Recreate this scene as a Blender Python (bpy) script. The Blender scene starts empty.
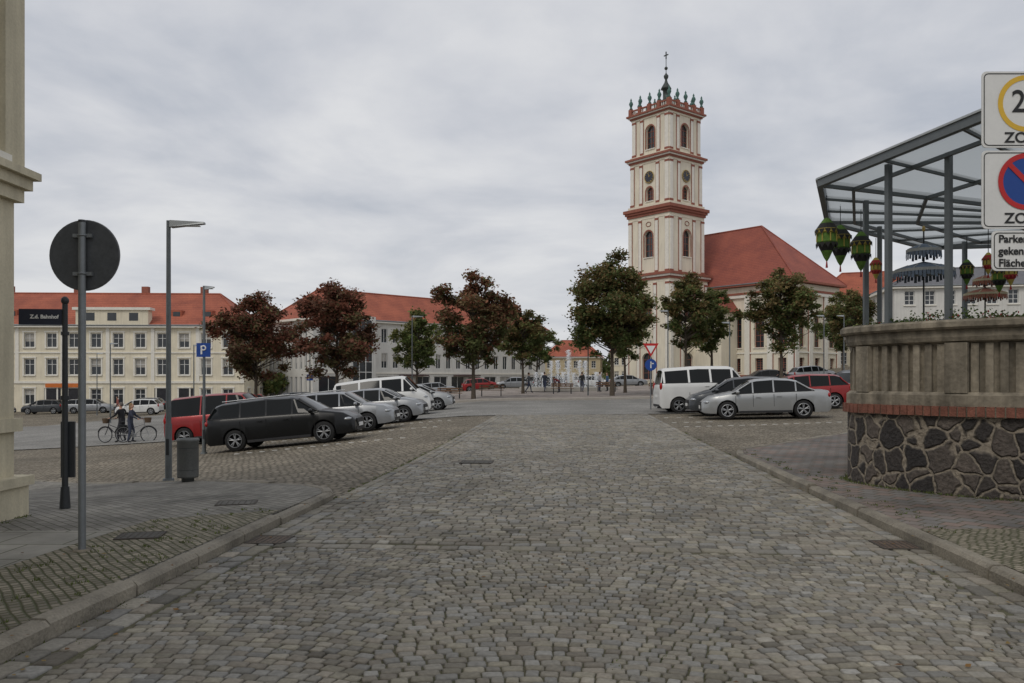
import bpy, bmesh, math, random
import numpy as np
from mathutils import Vector, Matrix
random.seed(7); rng=np.random.default_rng(7)
D=bpy.data; C=bpy.context
coll=C.scene.collection

# ---------------------------------------------------------------- terrain
def gz(x,y):
    x=np.asarray(x,float); y=np.asarray(y,float)
    sm=np.clip((y-7)/10,0,1); w=sm*sm*(3-2*sm)
    u=np.logaddexp(0,-(x+2.5)/0.8)*0.8
    left=-2.7*(1-np.exp(-u/22))
    xr=np.clip(x,0,45); right=.0014*xr**2
    b=.006*(np.clip(y,20,140)-20)
    return (left+right)*w+b
def G(x,y): return float(gz(x,y))

# ---------------------------------------------------------------- materials
MATS={}
def nodes(name):
    m=D.materials.new(name); m.use_nodes=True
    nt=m.node_tree; b=nt.nodes['Principled BSDF']
    return m,nt,b
def N(nt,t,**k):
    n=nt.nodes.new(t)
    for a,v in k.items(): setattr(n,a,v)
    return n
def mathn(nt,op,a,b=None,c=None):
    n=nt.nodes.new('ShaderNodeMath'); n.operation=op
    for i,v in enumerate((a,b,c)):
        if v is None: continue
        if isinstance(v,(int,float)): n.inputs[i].default_value=v
        else: nt.links.new(v,n.inputs[i])
    return n.outputs[0]
def mixc(nt,f,a,b,mode='MIX'):
    n=nt.nodes.new('ShaderNodeMix'); n.data_type='RGBA'; n.blend_type=mode
    for s,v in ((n.inputs[0],f),(n.inputs[6],a),(n.inputs[7],b)):
        if isinstance(v,(int,float)): s.default_value=v
        elif isinstance(v,tuple): s.default_value=(*v[:3],1)
        else: nt.links.new(v,s)
    return n.outputs[2]
def M(name,col,rough=.75,var=.18,scale=3.,bump=.0,metal=0.,spec=.4,dirt=None,fine=40.,coat=0,streak=0):
    if name in MATS: return MATS[name]
    m,nt,b=nodes(name)
    tc=N(nt,'ShaderNodeTexCoord')
    n1=N(nt,'ShaderNodeTexNoise'); n1.inputs['Scale'].default_value=scale; n1.inputs['Detail'].default_value=6
    n2=N(nt,'ShaderNodeTexNoise'); n2.inputs['Scale'].default_value=fine; n2.inputs['Detail'].default_value=3
    nt.links.new(tc.outputs['Object'],n1.inputs['Vector']); nt.links.new(tc.outputs['Object'],n2.inputs['Vector'])
    s=mathn(nt,'ADD',mathn(nt,'MULTIPLY',n1.outputs[0],.65),mathn(nt,'MULTIPLY',n2.outputs[0],.35))
    mr=N(nt,'ShaderNodeMapRange'); nt.links.new(s,mr.inputs[0]); mr.inputs[1].default_value=.3; mr.inputs[2].default_value=.7
    lo=dirt if dirt else tuple(c*(1-var) for c in col); hi=tuple(min(1,c*(1+var*.6)) for c in col)
    out=mixc(nt,mr.outputs[0],lo,hi)
    if streak:
        mp=N(nt,'ShaderNodeMapping'); mp.inputs['Scale'].default_value=(7,7,.5); nt.links.new(tc.outputs['Object'],mp.inputs[0])
        n3=N(nt,'ShaderNodeTexNoise'); n3.inputs['Scale'].default_value=1; n3.inputs['Detail'].default_value=5; nt.links.new(mp.outputs[0],n3.inputs['Vector'])
        r3=N(nt,'ShaderNodeMapRange'); nt.links.new(n3.outputs[0],r3.inputs[0]); r3.inputs[1].default_value=.35; r3.inputs[2].default_value=.6; r3.inputs[3].default_value=1-streak; r3.inputs[4].default_value=1
        vm=N(nt,'ShaderNodeVectorMath',operation='SCALE'); nt.links.new(out,vm.inputs[0]); nt.links.new(r3.outputs[0],vm.inputs['Scale']); out=vm.outputs[0]
    nt.links.new(out,b.inputs['Base Color'])
    b.inputs['Roughness'].default_value=rough; b.inputs['Metallic'].default_value=metal
    b.inputs['Specular IOR Level'].default_value=spec
    if coat: b.inputs['Coat Weight'].default_value=coat; b.inputs['Coat Roughness'].default_value=.05
    if bump:
        bp=N(nt,'ShaderNodeBump'); bp.inputs['Strength'].default_value=bump; bp.inputs['Distance'].default_value=.02
        nt.links.new(n2.outputs[0],bp.inputs['Height']); nt.links.new(bp.outputs[0],b.inputs['Normal'])
    MATS[name]=m; return m

def attr_mat(name,rough=.8,scale=25,bump=.3,var=.35,transl=0,spec=.3,big=1.5):
    m,nt,b=nodes(name)
    at=N(nt,'ShaderNodeAttribute',attribute_name='col')
    tc=N(nt,'ShaderNodeTexCoord'); n1=N(nt,'ShaderNodeTexNoise'); n1.inputs['Scale'].default_value=scale; n1.inputs['Detail'].default_value=5
    nt.links.new(tc.outputs['Object'],n1.inputs['Vector'])
    n3=N(nt,'ShaderNodeTexNoise'); n3.inputs['Scale'].default_value=.7; n3.inputs['Detail'].default_value=5
    nt.links.new(tc.outputs['Object'],n3.inputs['Vector'])
    f=mathn(nt,'MULTIPLY_ADD',n1.outputs[0],var*2,1-var)
    f2=mathn(nt,'MULTIPLY_ADD',n3.outputs[0],big,1-big*.5)
    f=mathn(nt,'MULTIPLY',f,f2)
    vm=N(nt,'ShaderNodeVectorMath',operation='SCALE'); nt.links.new(at.outputs['Color'],vm.inputs[0]); nt.links.new(f,vm.inputs['Scale'])
    nt.links.new(vm.outputs[0],b.inputs['Base Color']); b.inputs['Roughness'].default_value=rough
    b.inputs['Specular IOR Level'].default_value=spec
    if bump:
        bp=N(nt,'ShaderNodeBump'); bp.inputs['Strength'].default_value=bump; bp.inputs['Distance'].default_value=.01
        nt.links.new(n1.outputs[0],bp.inputs['Height']); nt.links.new(bp.outputs[0],b.inputs['Normal'])
    if transl:
        tr=N(nt,'ShaderNodeBsdfTranslucent'); nt.links.new(vm.outputs[0],tr.inputs[0])
        mx=N(nt,'ShaderNodeMixShader'); mx.inputs[0].default_value=transl
        nt.links.new(b.outputs[0],mx.inputs[1]); nt.links.new(tr.outputs[0],mx.inputs[2])
        nt.links.new(mx.outputs[0],nt.nodes['Material Output'].inputs[0])
    return m

def cobble_mat(name,w,h,c1,c2,joint,rot=0,wob=.05,jw=.1,bump=.6,warm=None):
    m,nt,b=nodes(name)
    tc=N(nt,'ShaderNodeTexCoord'); mp=N(nt,'ShaderNodeMapping'); mp.inputs['Rotation'].default_value=(0,0,rot)
    nt.links.new(tc.outputs['Object'],mp.inputs[0])
    nz=N(nt,'ShaderNodeTexNoise'); nz.inputs['Scale'].default_value=1.2; nz.inputs['Detail'].default_value=3
    nt.links.new(mp.outputs[0],nz.inputs['Vector'])
    v=N(nt,'ShaderNodeVectorMath',operation='MULTIPLY_ADD'); nt.links.new(nz.outputs['Color'],v.inputs[0])
    v.inputs[1].default_value=(wob*4,)*3; nt.links.new(mp.outputs[0],v.inputs[2])
    sp=N(nt,'ShaderNodeSeparateXYZ'); nt.links.new(v.outputs[0],sp.inputs[0])
    yy=mathn(nt,'DIVIDE',sp.outputs[1],h); row=mathn(nt,'FLOOR',yy); fr=mathn(nt,'FRACT',yy)
    W=mathn(nt,'ADD',mathn(nt,'DIVIDE',sp.outputs[0],w),mathn(nt,'MULTIPLY',row,17.37))
    vo=N(nt,'ShaderNodeTexVoronoi',voronoi_dimensions='1D',feature='F1'); vo.inputs['Scale'].default_value=1; vo.inputs['Randomness'].default_value=.6
    ve=N(nt,'ShaderNodeTexVoronoi',voronoi_dimensions='1D',feature='DISTANCE_TO_EDGE'); ve.inputs['Scale'].default_value=1; ve.inputs['Randomness'].default_value=.6
    nt.links.new(W,vo.inputs['W']); nt.links.new(W,ve.inputs['W'])
    dy=mathn(nt,'MINIMUM',fr,mathn(nt,'SUBTRACT',1,fr))
    d=mathn(nt,'SMOOTH_MIN',mathn(nt,'MULTIPLY',ve.outputs['Distance'],w/h),dy,.15)
    mr=N(nt,'ShaderNodeMapRange',interpolation_type='SMOOTHSTEP'); nt.links.new(d,mr.inputs[0]); mr.inputs[1].default_value=0; mr.inputs[2].default_value=jw*2
    sc=N(nt,'ShaderNodeSeparateColor'); nt.links.new(vo.outputs['Color'],sc.inputs[0])
    big=N(nt,'ShaderNodeTexNoise'); big.inputs['Scale'].default_value=.35; big.inputs['Detail'].default_value=7; nt.links.new(tc.outputs['Object'],big.inputs['Vector'])
    st=mixc(nt,sc.outputs[0],c1,c2)
    bg=mathn(nt,'MULTIPLY_ADD',big.outputs[0],1.5,.25)
    vm=N(nt,'ShaderNodeVectorMath',operation='SCALE'); nt.links.new(st,vm.inputs[0]); nt.links.new(bg,vm.inputs['Scale'])
    nt.links.new(mixc(nt,mr.outputs[0],joint,vm.outputs[0]),b.inputs['Base Color'])
    b.inputs['Roughness'].default_value=.85; b.inputs['Specular IOR Level'].default_value=.3
    bp=N(nt,'ShaderNodeBump'); bp.inputs['Strength'].default_value=bump; bp.inputs['Distance'].default_value=.03
    nt.links.new(mr.outputs[0],bp.inputs['Height']); nt.links.new(bp.outputs[0],b.inputs['Normal'])
    return m

def brick_mat(name,bw,bh,c1,c2,mortar,rot=(0,0,0),ms=.006,bump=.4,rough=.85,coords='Object',bias=0,axes=None):
    m,nt,b=nodes(name)
    tc=N(nt,'ShaderNodeTexCoord'); mp=N(nt,'ShaderNodeMapping'); mp.inputs['Rotation'].default_value=rot
    nt.links.new(tc.outputs[coords],mp.inputs[0])
    br=N(nt,'ShaderNodeTexBrick'); br.inputs['Scale'].default_value=1; br.inputs['Brick Width'].default_value=bw; br.inputs['Row Height'].default_value=bh
    br.inputs['Mortar Size'].default_value=ms; br.inputs['Bias'].default_value=bias; br.inputs['Mortar Smooth'].default_value=.3
    br.inputs['Color1'].default_value=(*c1,1); br.inputs['Color2'].default_value=(*c2,1); br.inputs['Mortar'].default_value=(*mortar,1)
    nt.links.new(mp.outputs[0],br.inputs[0])
    nz=N(nt,'ShaderNodeTexNoise'); nz.inputs['Scale'].default_value=.9; nz.inputs['Detail'].default_value=9; nz.inputs['Roughness'].default_value=.65; nt.links.new(tc.outputs[coords],nz.inputs['Vector'])
    vm=N(nt,'ShaderNodeVectorMath',operation='SCALE'); nt.links.new(br.outputs[0],vm.inputs[0]); nt.links.new(mathn(nt,'MULTIPLY_ADD',nz.outputs[0],2.2,-.12),vm.inputs['Scale'])
    nt.links.new(vm.outputs[0],b.inputs['Base Color']); b.inputs['Roughness'].default_value=rough; b.inputs['Specular IOR Level'].default_value=.3
    bp=N(nt,'ShaderNodeBump',invert=True); bp.inputs['Strength'].default_value=bump; bp.inputs['Distance'].default_value=.01
    nt.links.new(br.outputs[1],bp.inputs['Height']); nt.links.new(bp.outputs[0],b.inputs['Normal'])
    return m

def rubble_mat():
    m,nt,b=nodes('rubble_stone')
    tc=N(nt,'ShaderNodeTexCoord')
    nz=N(nt,'ShaderNodeTexNoise'); nz.inputs['Scale'].default_value=4; nt.links.new(tc.outputs['Object'],nz.inputs['Vector'])
    v=N(nt,'ShaderNodeVectorMath',operation='MULTIPLY_ADD'); nt.links.new(nz.outputs['Color'],v.inputs[0]); v.inputs[1].default_value=(.16,)*3; nt.links.new(tc.outputs['Object'],v.inputs[2])
    a=N(nt,'ShaderNodeTexVoronoi',feature='F1'); e=N(nt,'ShaderNodeTexVoronoi',feature='DISTANCE_TO_EDGE')
    for q in (a,e): q.inputs['Scale'].default_value=4.0; q.inputs['Randomness'].default_value=.95; nt.links.new(v.outputs[0],q.inputs['Vector'])
    mr=N(nt,'ShaderNodeMapRange',interpolation_type='SMOOTHSTEP'); nt.links.new(e.outputs['Distance'],mr.inputs[0]); mr.inputs[1].default_value=.03; mr.inputs[2].default_value=.11
    sc=N(nt,'ShaderNodeSeparateColor'); nt.links.new(a.outputs['Color'],sc.inputs[0])
    st=mixc(nt,sc.outputs[0],(.018,.016,.016),(.10,.082,.068))
    n2=N(nt,'ShaderNodeTexNoise'); n2.inputs['Scale'].default_value=22; n2.inputs['Detail'].default_value=6; nt.links.new(tc.outputs['Object'],n2.inputs['Vector'])
    vm=N(nt,'ShaderNodeVectorMath',operation='SCALE'); nt.links.new(st,vm.inputs[0]); nt.links.new(mathn(nt,'MULTIPLY_ADD',n2.outputs[0],2.0,.1),vm.inputs['Scale'])
    mo=N(nt,'ShaderNodeVectorMath',operation='SCALE'); mo.inputs[0].default_value=(.23,.195,.15); nt.links.new(mathn(nt,'MULTIPLY_ADD',n2.outputs[0],1.4,.3),mo.inputs['Scale'])
    nt.links.new(mixc(nt,mr.outputs[0],mo.outputs[0],vm.outputs[0]),b.inputs['Base Color']); b.inputs['Roughness'].default_value=.8
    bp=N(nt,'ShaderNodeBump'); bp.inputs['Strength'].default_value=1; bp.inputs['Distance'].default_value=.05
    nt.links.new(mathn(nt,'ADD',mr.outputs[0],mathn(nt,'MULTIPLY',n2.outputs[0],.6)),bp.inputs['Height']); nt.links.new(bp.outputs[0],b.inputs['Normal'])
    return m

def roof_mat(name,c1,c2):
    m,nt,b=nodes(name)
    tc=N(nt,'ShaderNodeTexCoord')
    n1=N(nt,'ShaderNodeTexNoise'); n1.inputs['Scale'].default_value=.5; n1.inputs['Detail'].default_value=8; nt.links.new(tc.outputs['Object'],n1.inputs['Vector'])
    n2=N(nt,'ShaderNodeTexNoise'); n2.inputs['Scale'].default_value=6; n2.inputs['Detail'].default_value=3; nt.links.new(tc.outputs['Object'],n2.inputs['Vector'])
    s=mathn(nt,'ADD',mathn(nt,'MULTIPLY',n1.outputs[0],.6),mathn(nt,'MULTIPLY',n2.outputs[0],.4))
    mr=N(nt,'ShaderNodeMapRange'); nt.links.new(s,mr.inputs[0]); mr.inputs[1].default_value=.35; mr.inputs[2].default_value=.65
    sp=N(nt,'ShaderNodeSeparateXYZ'); nt.links.new(tc.outputs['Object'],sp.inputs[0])
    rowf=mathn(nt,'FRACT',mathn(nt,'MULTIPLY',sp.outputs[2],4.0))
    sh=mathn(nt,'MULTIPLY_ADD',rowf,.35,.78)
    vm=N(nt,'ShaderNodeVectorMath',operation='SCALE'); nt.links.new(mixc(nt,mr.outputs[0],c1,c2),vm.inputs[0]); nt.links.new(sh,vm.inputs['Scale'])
    nt.links.new(vm.outputs[0],b.inputs['Base Color']); b.inputs['Roughness'].default_value=.8
    bp=N(nt,'ShaderNodeBump'); bp.inputs['Strength'].default_value=.5; bp.inputs['Distance'].default_value=.04
    nt.links.new(rowf,bp.inputs['Height']); nt.links.new(bp.outputs[0],b.inputs['Normal'])
    return m

# ---------------------------------------------------------------- builders
class MB:
    def __init__(s): s.v=[];s.f=[];s.sm=[]
    def add(s,vs,fs,sm=False):
        o=len(s.v); s.v+=[tuple(map(float,v)) for v in vs]; s.f+=[tuple(i+o for i in f) for f in fs]; s.sm+=[sm]*len(fs)
    def face(s,pts): s.add(pts,[tuple(range(len(pts)))])
    def box(s,cx,cy,cz,sx,sy,sz,rz=0,m=None):
        c,n=math.cos(rz),math.sin(rz); vs=[]
        for z in (-.5,.5):
            for x,y in ((-.5,-.5),(.5,-.5),(.5,.5),(-.5,.5)):
                X,Y=x*sx,y*sy; vs.append((cx+c*X-n*Y,cy+n*X+c*Y,cz+z*sz))
        s.add(vs,[(3,2,1,0),(4,5,6,7),(0,1,5,4),(1,2,6,5),(2,3,7,6),(3,0,4,7)])
    def bbox(s,x0,x1,y0,y1,z0,z1): s.box((x0+x1)/2,(y0+y1)/2,(z0+z1)/2,abs(x1-x0),abs(y1-y0),abs(z1-z0))
    def cyl(s,p0,p1,r0,r1=None,n=10,cap=True,sm=True):
        r1=r0 if r1 is None else r1
        p0=Vector(p0);p1=Vector(p1);a=(p1-p0)
        if a.length<1e-6: return
        a.normalize(); t=a.orthogonal().normalized(); b=a.cross(t)
        vs=[]
        for p,r in((p0,r0),(p1,r1)):
            for i in range(n):
                q=2*math.pi*i/n; vs.append(p+t*(r*math.cos(q))+b*(r*math.sin(q)))
        s.add(vs,[(i,(i+1)%n,n+(i+1)%n,n+i) for i in range(n)],sm)
        if cap: s.add(vs[:n],[tuple(range(n-1,-1,-1))]); s.add(vs[n:],[tuple(range(n))])
    def lathe(s,prof,c=(0,0,0),n=16,sm=True,ph=0,axis='z'):
        vs=[]
        for r,z in prof:
            for i in range(n):
                q=2*math.pi*i/n+ph
                if axis=='z': vs.append((c[0]+r*math.cos(q),c[1]+r*math.sin(q),c[2]+z))
                else: vs.append((c[0]+r*math.cos(q),c[1]+z,c[2]+r*math.sin(q)))
        fs=[]
        for k in range(len(prof)-1):
            for i in range(n):
                j=(i+1)%n; f=(k*n+i,k*n+j,(k+1)*n+j,(k+1)*n+i)
                fs.append(f if axis=='z' else f[::-1])
        s.add(vs,fs,sm)
    def sweep(s,prof,P,Nn,sm=False):
        """closed outline P with outward normals; profile (offset,z)"""
        n=len(P); vs=[]
        for off,z in prof:
            for p,q in zip(P,Nn): vs.append((p[0]+q[0]*off,p[1]+q[1]*off,z))
        fs=[(k*n+i,k*n+(i+1)%n,(k+1)*n+(i+1)%n,(k+1)*n+i) for k in range(len(prof)-1) for i in range(n)]
        s.add(vs,fs,sm)
    def ell(s,c,r,n=10,sm=True):
        m=max(6,n//2+2)
        vs=[];fs=[]
        for k in range(m+1):
            t=math.pi*k/m
            for i in range(n):
                q=2*math.pi*i/n; vs.append((c[0]+r[0]*math.sin(t)*math.cos(q),c[1]+r[1]*math.sin(t)*math.sin(q),c[2]-r[2]*math.cos(t)))
        for k in range(m):
            for i in range(n):
                j=(i+1)%n; fs.append((k*n+i,k*n+j,(k+1)*n+j,(k+1)*n+i))
        s.add(vs,fs,sm)
    def torus(s,c,R,r,axis='y',n=24,k=6):
        vs=[];fs=[]
        for i in range(n):
            a=2*math.pi*i/n
            for j in range(k):
                b=2*math.pi*j/k; rr=R+r*math.cos(b); h=r*math.sin(b)
                if axis=='y': vs.append((c[0]+rr*math.cos(a),c[1]+h,c[2]+rr*math.sin(a)))
                else: vs.append((c[0]+rr*math.cos(a),c[1]+rr*math.sin(a),c[2]+h))
        for i in range(n):
            for j in range(k):
                fs.append((i*k+j,((i+1)%n)*k+j,((i+1)%n)*k+(j+1)%k,i*k+(j+1)%k))
        s.add(vs,fs,True)
def mesh_obj(name,v,f,mat,sm=None,parent=None):
    me=D.meshes.new(name); me.from_pydata(v,[],f); me.update()
    if sm is not None: me.polygons.foreach_set('use_smooth',np.array(sm,dtype=bool))
    if mat: me.materials.append(mat)
    o=D.objects.new(name,me); coll.objects.link(o)
    if parent: o.parent=parent
    return o
class Ob:
    """one named thing: empty + child part meshes"""
    def __init__(s,name,loc=(0,0,0),rz=0):
        s.name=name; s.parts={}; s.loc=loc; s.rz=rz; s.extra=[]
    def p(s,part,mat):
        if part not in s.parts: s.parts[part]=(MB(),mat)
        return s.parts[part][0]
    def done(s):
        e=D.objects.new(s.name,None); coll.objects.link(e); e.location=s.loc; e.rotation_euler=(0,0,s.rz); e.empty_display_size=.2
        for k,(mb,mat) in s.parts.items():
            if mb.v: mesh_obj(k,mb.v,mb.f,mat,mb.sm,e)
        for o in s.extra: o.parent=e
        return e
def np_mesh(name,v,f,mat,cols=None,smooth=False,parent=None):
    me=D.meshes.new(name); v=np.asarray(v,np.float32); f=np.asarray(f,np.int32); k=f.shape[1]
    me.vertices.add(len(v)); me.vertices.foreach_set('co',v.ravel())
    me.loops.add(f.size); me.loops.foreach_set('vertex_index',f.ravel())
    me.polygons.add(len(f)); me.polygons.foreach_set('loop_start',np.arange(0,f.size,k,dtype=np.int32)); me.polygons.foreach_set('loop_total',np.full(len(f),k,np.int32))
    me.update(calc_edges=True)
    if smooth: me.polygons.foreach_set('use_smooth',np.ones(len(f),bool))
    if cols is not None:
        a=me.attributes.new('col','FLOAT_COLOR','POINT'); c=np.ones((len(v),4),np.float32); c[:,:3]=cols; a.data.foreach_set('color',c.ravel())
    me.materials.append(mat); me.validate()
    o=D.objects.new(name,me); coll.objects.link(o)
    if parent: o.parent=parent
    return o

def region(name,pts,mat,off,cell=1.0,skirt=0):
    bm=bmesh.new(); vs=[bm.verts.new((x,y,0)) for x,y in pts]; f=bm.faces.new(vs); f.normal_update()
    if f.normal.z<0: bmesh.ops.reverse_faces(bm,faces=[f])
    xs=[p[0] for p in pts]; ys=[p[1] for p in pts]
    for ax,lo,hi in((0,min(xs),max(xs)),(1,min(ys),max(ys))):
        k=math.floor(lo/cell)*cell+cell
        while k<hi:
            co=[0,0,0];no=[0,0,0];co[ax]=k;no[ax]=1
            bmesh.ops.bisect_plane(bm,geom=bm.verts[:]+bm.edges[:]+bm.faces[:],plane_co=co,plane_no=no); k+=cell
    for v in bm.verts: v.co.z=G(v.co.x,v.co.y)+off
    if skirt:
        be=[e for e in bm.edges if e.is_boundary]; r=bmesh.ops.extrude_edge_only(bm,edges=be)
        for v in r['geom']:
            if isinstance(v,bmesh.types.BMVert): v.co.z-=skirt
    me=D.meshes.new(name); bm.to_mesh(me); bm.free(); me.materials.append(mat)
    o=D.objects.new(name,me); coll.objects.link(o); return o
CS,SN=.9976,.0698
def rd(s,t): return (s*SN+t*CS, s*CS-t*SN)

# ---------------------------------------------------------------- common mats
cream=M('cream_plaster',(.62,.56,.41),.85,.22,1.2,.15,streak=.18)
offwhite=M('white_plaster',(.78,.71,.55),.85,.16,.8,.05,streak=.10)
palewall=M('pale_plaster',(.66,.65,.61),.85,.12,.8,streak=.10)
trimw=M('white_trim',(.78,.75,.67),.7,.12)
glass=M('window_glass',(.03,.036,.042),.12,.5,.35,0,0,.6)
framew=M('window_frame_white',(.7,.7,.68),.5,.05)
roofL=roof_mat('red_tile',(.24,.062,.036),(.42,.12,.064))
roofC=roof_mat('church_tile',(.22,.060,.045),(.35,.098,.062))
brickr=M('red_brick_trim',(.30,.11,.075),.85,.25,2.)
churchw=M('church_plaster',(.78,.72,.58),.85,.14,.5,streak=.10)
steel=M('galvanised_steel',(.22,.235,.245),.5,.15,6,0,.5)
polegrey=M('grey_pole_paint',(.15,.165,.17),.55,.2,6,0,.25)
dark=M('dark_metal',(.03,.033,.036),.5,.2)
black=M('black_rubber',(.018,.018,.02),.8,.2)
copper=M('patina_copper',(.07,.15,.13),.6,.35,4)
bronze=M('dark_bronze',(.045,.055,.05),.5,.3,4)
gold=M('gilt',(.5,.36,.12),.4,.1,5,0,.5)
kerbm=M('granite_kerb',(.245,.22,.175),.85,.55,2.5,.5,fine=45)
concrete=M('concrete',(.27,.235,.18),.92,.55,1.6,.6,fine=16,streak=.45)
whitep=M('white_paint',(.74,.74,.72),.5,.08)
redp=M('sign_red',(.50,.02,.02),.45,.08); bluep=M('sign_blue',(.012,.06,.28),.45,.08)
yellowp=M('sign_yellow',(.72,.45,.04),.45,.08); blackp=M('sign_black',(.015,.015,.015),.5,.05)
alu=M('sign_back_grey',(.085,.09,.095),.6,.3,8,0,.2)
bark=M('bark',(.10,.08,.06),.95,.4,8,.6,fine=30)
skin=M('skin',(.55,.33,.24),.6,.08)

# ---------------------------------------------------------------- ground
xs=sorted(set([-1500,-1000,-700,-500,-350,-250,-180,-140]+list(range(-110,-30,4))+[i*.8 for i in range(-38,32)]+list(range(26,112,4))+[140,180,250,350,500,700,1000,1500]))
ys=sorted(set([-300,-150,-80,-40,-20,-10]+[i*.8 for i in range(-6,60)]+list(range(48,180,4))+[200,250,350,500,700,1000,1600]))
XX,YY=np.meshgrid(xs,ys); ZZ=gz(XX,YY); nx=len(xs); ny=len(ys)
v=np.stack([XX.ravel(),YY.ravel(),ZZ.ravel()],1)
idx=np.arange(nx*ny).reshape(ny,nx); f=np.stack([idx[:-1,:-1].ravel(),idx[:-1,1:].ravel(),idx[1:,1:].ravel(),idx[1:,:-1].ravel()],1)
gm=cobble_mat('square_cobbles',.15,.14,(.15,.125,.092),(.30,.26,.20),(.07,.062,.042),rot=.07,jw=.12)
np_mesh('ground',v,f,gm,smooth=True)
bed=M('mossy_joint_soil',(.11,.097,.064),.95,.4,1.4,.6,dirt=(.068,.076,.036),fine=70)
region('road_bed',[rd(-6,-3.04),rd(-6,3.18),rd(34.3,3.18),rd(34.3,-3.04)],bed,.0195,1.0)
asph=cobble_mat('smooth_setts',.17,.16,(.20,.195,.18),(.28,.27,.25),(.15,.145,.13),rot=.0,jw=.10,bump=.2)
region('cross_street',[(-60,37),(-30,36),(-8,34.2),(0,34.2),(8,34.2),(12,36.6),(40,40),(60,40),(60,52),(30,53),(-18,54),(-24,58),(-24,88),(-30,88),(-34,60),(-60,56)],asph,.03,2.0)
plaza=brick_mat('plaza_paving',.6,.3,(.24,.205,.18),(.30,.26,.23),(.18,.16,.14),ms=.01,bump=.1)
pl=[(-16,54.6),(26,53.6),(30,60),(30,92),(20,96),(-14,92),(-20,84),(-20,60)]
region('plaza_pavement',pl,plaza,.15,2.0,skirt=.3)
# --- individual setts on the road
def stones(S,T,W,H,ang,z,base,name,mat):
    n=len(S); oc=np.array([(1,-.80),(1,.80),(.84,1),(-.84,1),(-1,.80),(-1,-.80),(-.84,-1),(.84,-1)])
    rings=[(1.0,-.018),(.965,-.0045),(.78,-.0002)]
    V=[]
    jit=1+rng.normal(0,.04,(n,8))
    tilt=rng.normal(0,.020,(n,2)); dz=rng.normal(0,.0016,n)
    ca,sa=np.cos(ang),np.sin(ang)
    for sc,zz in rings:
        lt=oc[None,:,0]*(W/2)[:,None]*sc*jit; ls=oc[None,:,1]*(H/2)[:,None]*sc*jit
        t=T[:,None]+lt*ca[:,None]-ls*sa[:,None]; s=S[:,None]+lt*sa[:,None]+ls*ca[:,None]
        x=s*SN+t*CS; y=s*CS-t*SN
        zz_=gz(x,y)+z+zz+dz[:,None]+(lt*tilt[:,:1]+ls*tilt[:,1:])*(1 if zz>-.015 else 0)
        V.append(np.stack([x,y,zz_],2))
    x=S*SN+T*CS; y=S*CS-T*SN; V.append(np.stack([x,y,gz(x,y)+z+dz+.0004],1)[:,None,:])
    V=np.concatenate(V,1)
    q=[]
    for r in range(2):
        for i in range(8):
            j=(i+1)%8; q.append((r*8+i,r*8+j,(r+1)*8+j,(r+1)*8+i))
    for i in range(0,8,2): q.append((16+i,16+(i+1)%8,16+(i+2)%8,24))
    q=np.array(q); F=(q[None]+(np.arange(n)*25)[:,None,None]).reshape(-1,4)
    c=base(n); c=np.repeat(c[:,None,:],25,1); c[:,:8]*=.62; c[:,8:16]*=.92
    return np_mesh(name,V.reshape(-1,3),F,mat,c.reshape(-1,3),smooth=True)
def stonecol(n):
    g=rng.normal(.222,.037,n).clip(.12,.34)[:,None]
    pal=np.array([(1,.92,.76),(1,.94,.81),(1,.90,.74),(.98,.95,.87),(1,.92,.73)])
    return g*pal[rng.integers(0,5,n)]
settm=attr_mat('granite_setts',.82,34,.55,.40,spec=.25,big=.9)
S=[];T=[];W=[];H=[];A=[]
h=.082
for row in range(-16,118):
    s0=1.0+row*h
    t=-2.73+rng.uniform(0,.06)
    while t<2.84:
        w=rng.uniform(.07,.125)
        tc=t+w/2; u=((tc+3.1)%2.05)-1.02; s=s0-.20*u*u+.02*math.sin(tc*2.1+row*.2)
        if 1.0<s<7.37 and tc<2.86: S.append(s);T.append(tc);W.append(w-.006);H.append(h-.006+rng.normal(0,.003));A.append(math.atan(-.40*u)*.8+rng.normal(0,.05))
        t+=w
for hs in (7.49,):
    t=-2.73
    while t<2.84:
        w=rng.uniform(.17,.26); S.append(hs+.02*math.sin(t));T.append(t+w/2);W.append(w-.011);H.append(.17);A.append(0);t+=w
s=7.66
while s<34.2:
    hh=rng.uniform(.11,.135); t=-2.73+rng.uniform(-.03,.04)
    while t<2.84:
        w=rng.uniform(.10,.19); S.append(s+.03*math.sin(t*1.3+s*.5)+.012*math.sin(t*4+s));T.append(t+w/2);W.append(w-.009);H.append(hh-.008);A.append(rng.normal(0,.025));t+=w
    s+=hh
for t0 in (-2.965,-2.81,2.95,3.105):
    s=.8
    while s<34.2:
        l=rng.uniform(.17,.27); S.append(s+l/2);T.append(t0);W.append(.145);H.append(l-.010);A.append(rng.normal(0,.015));s+=l
S,T,W,H,A=map(np.array,(S,T,W,H,A))
stones(S,T,W,H,A,.034,stonecol,'cobblestone_road',settm)

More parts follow.
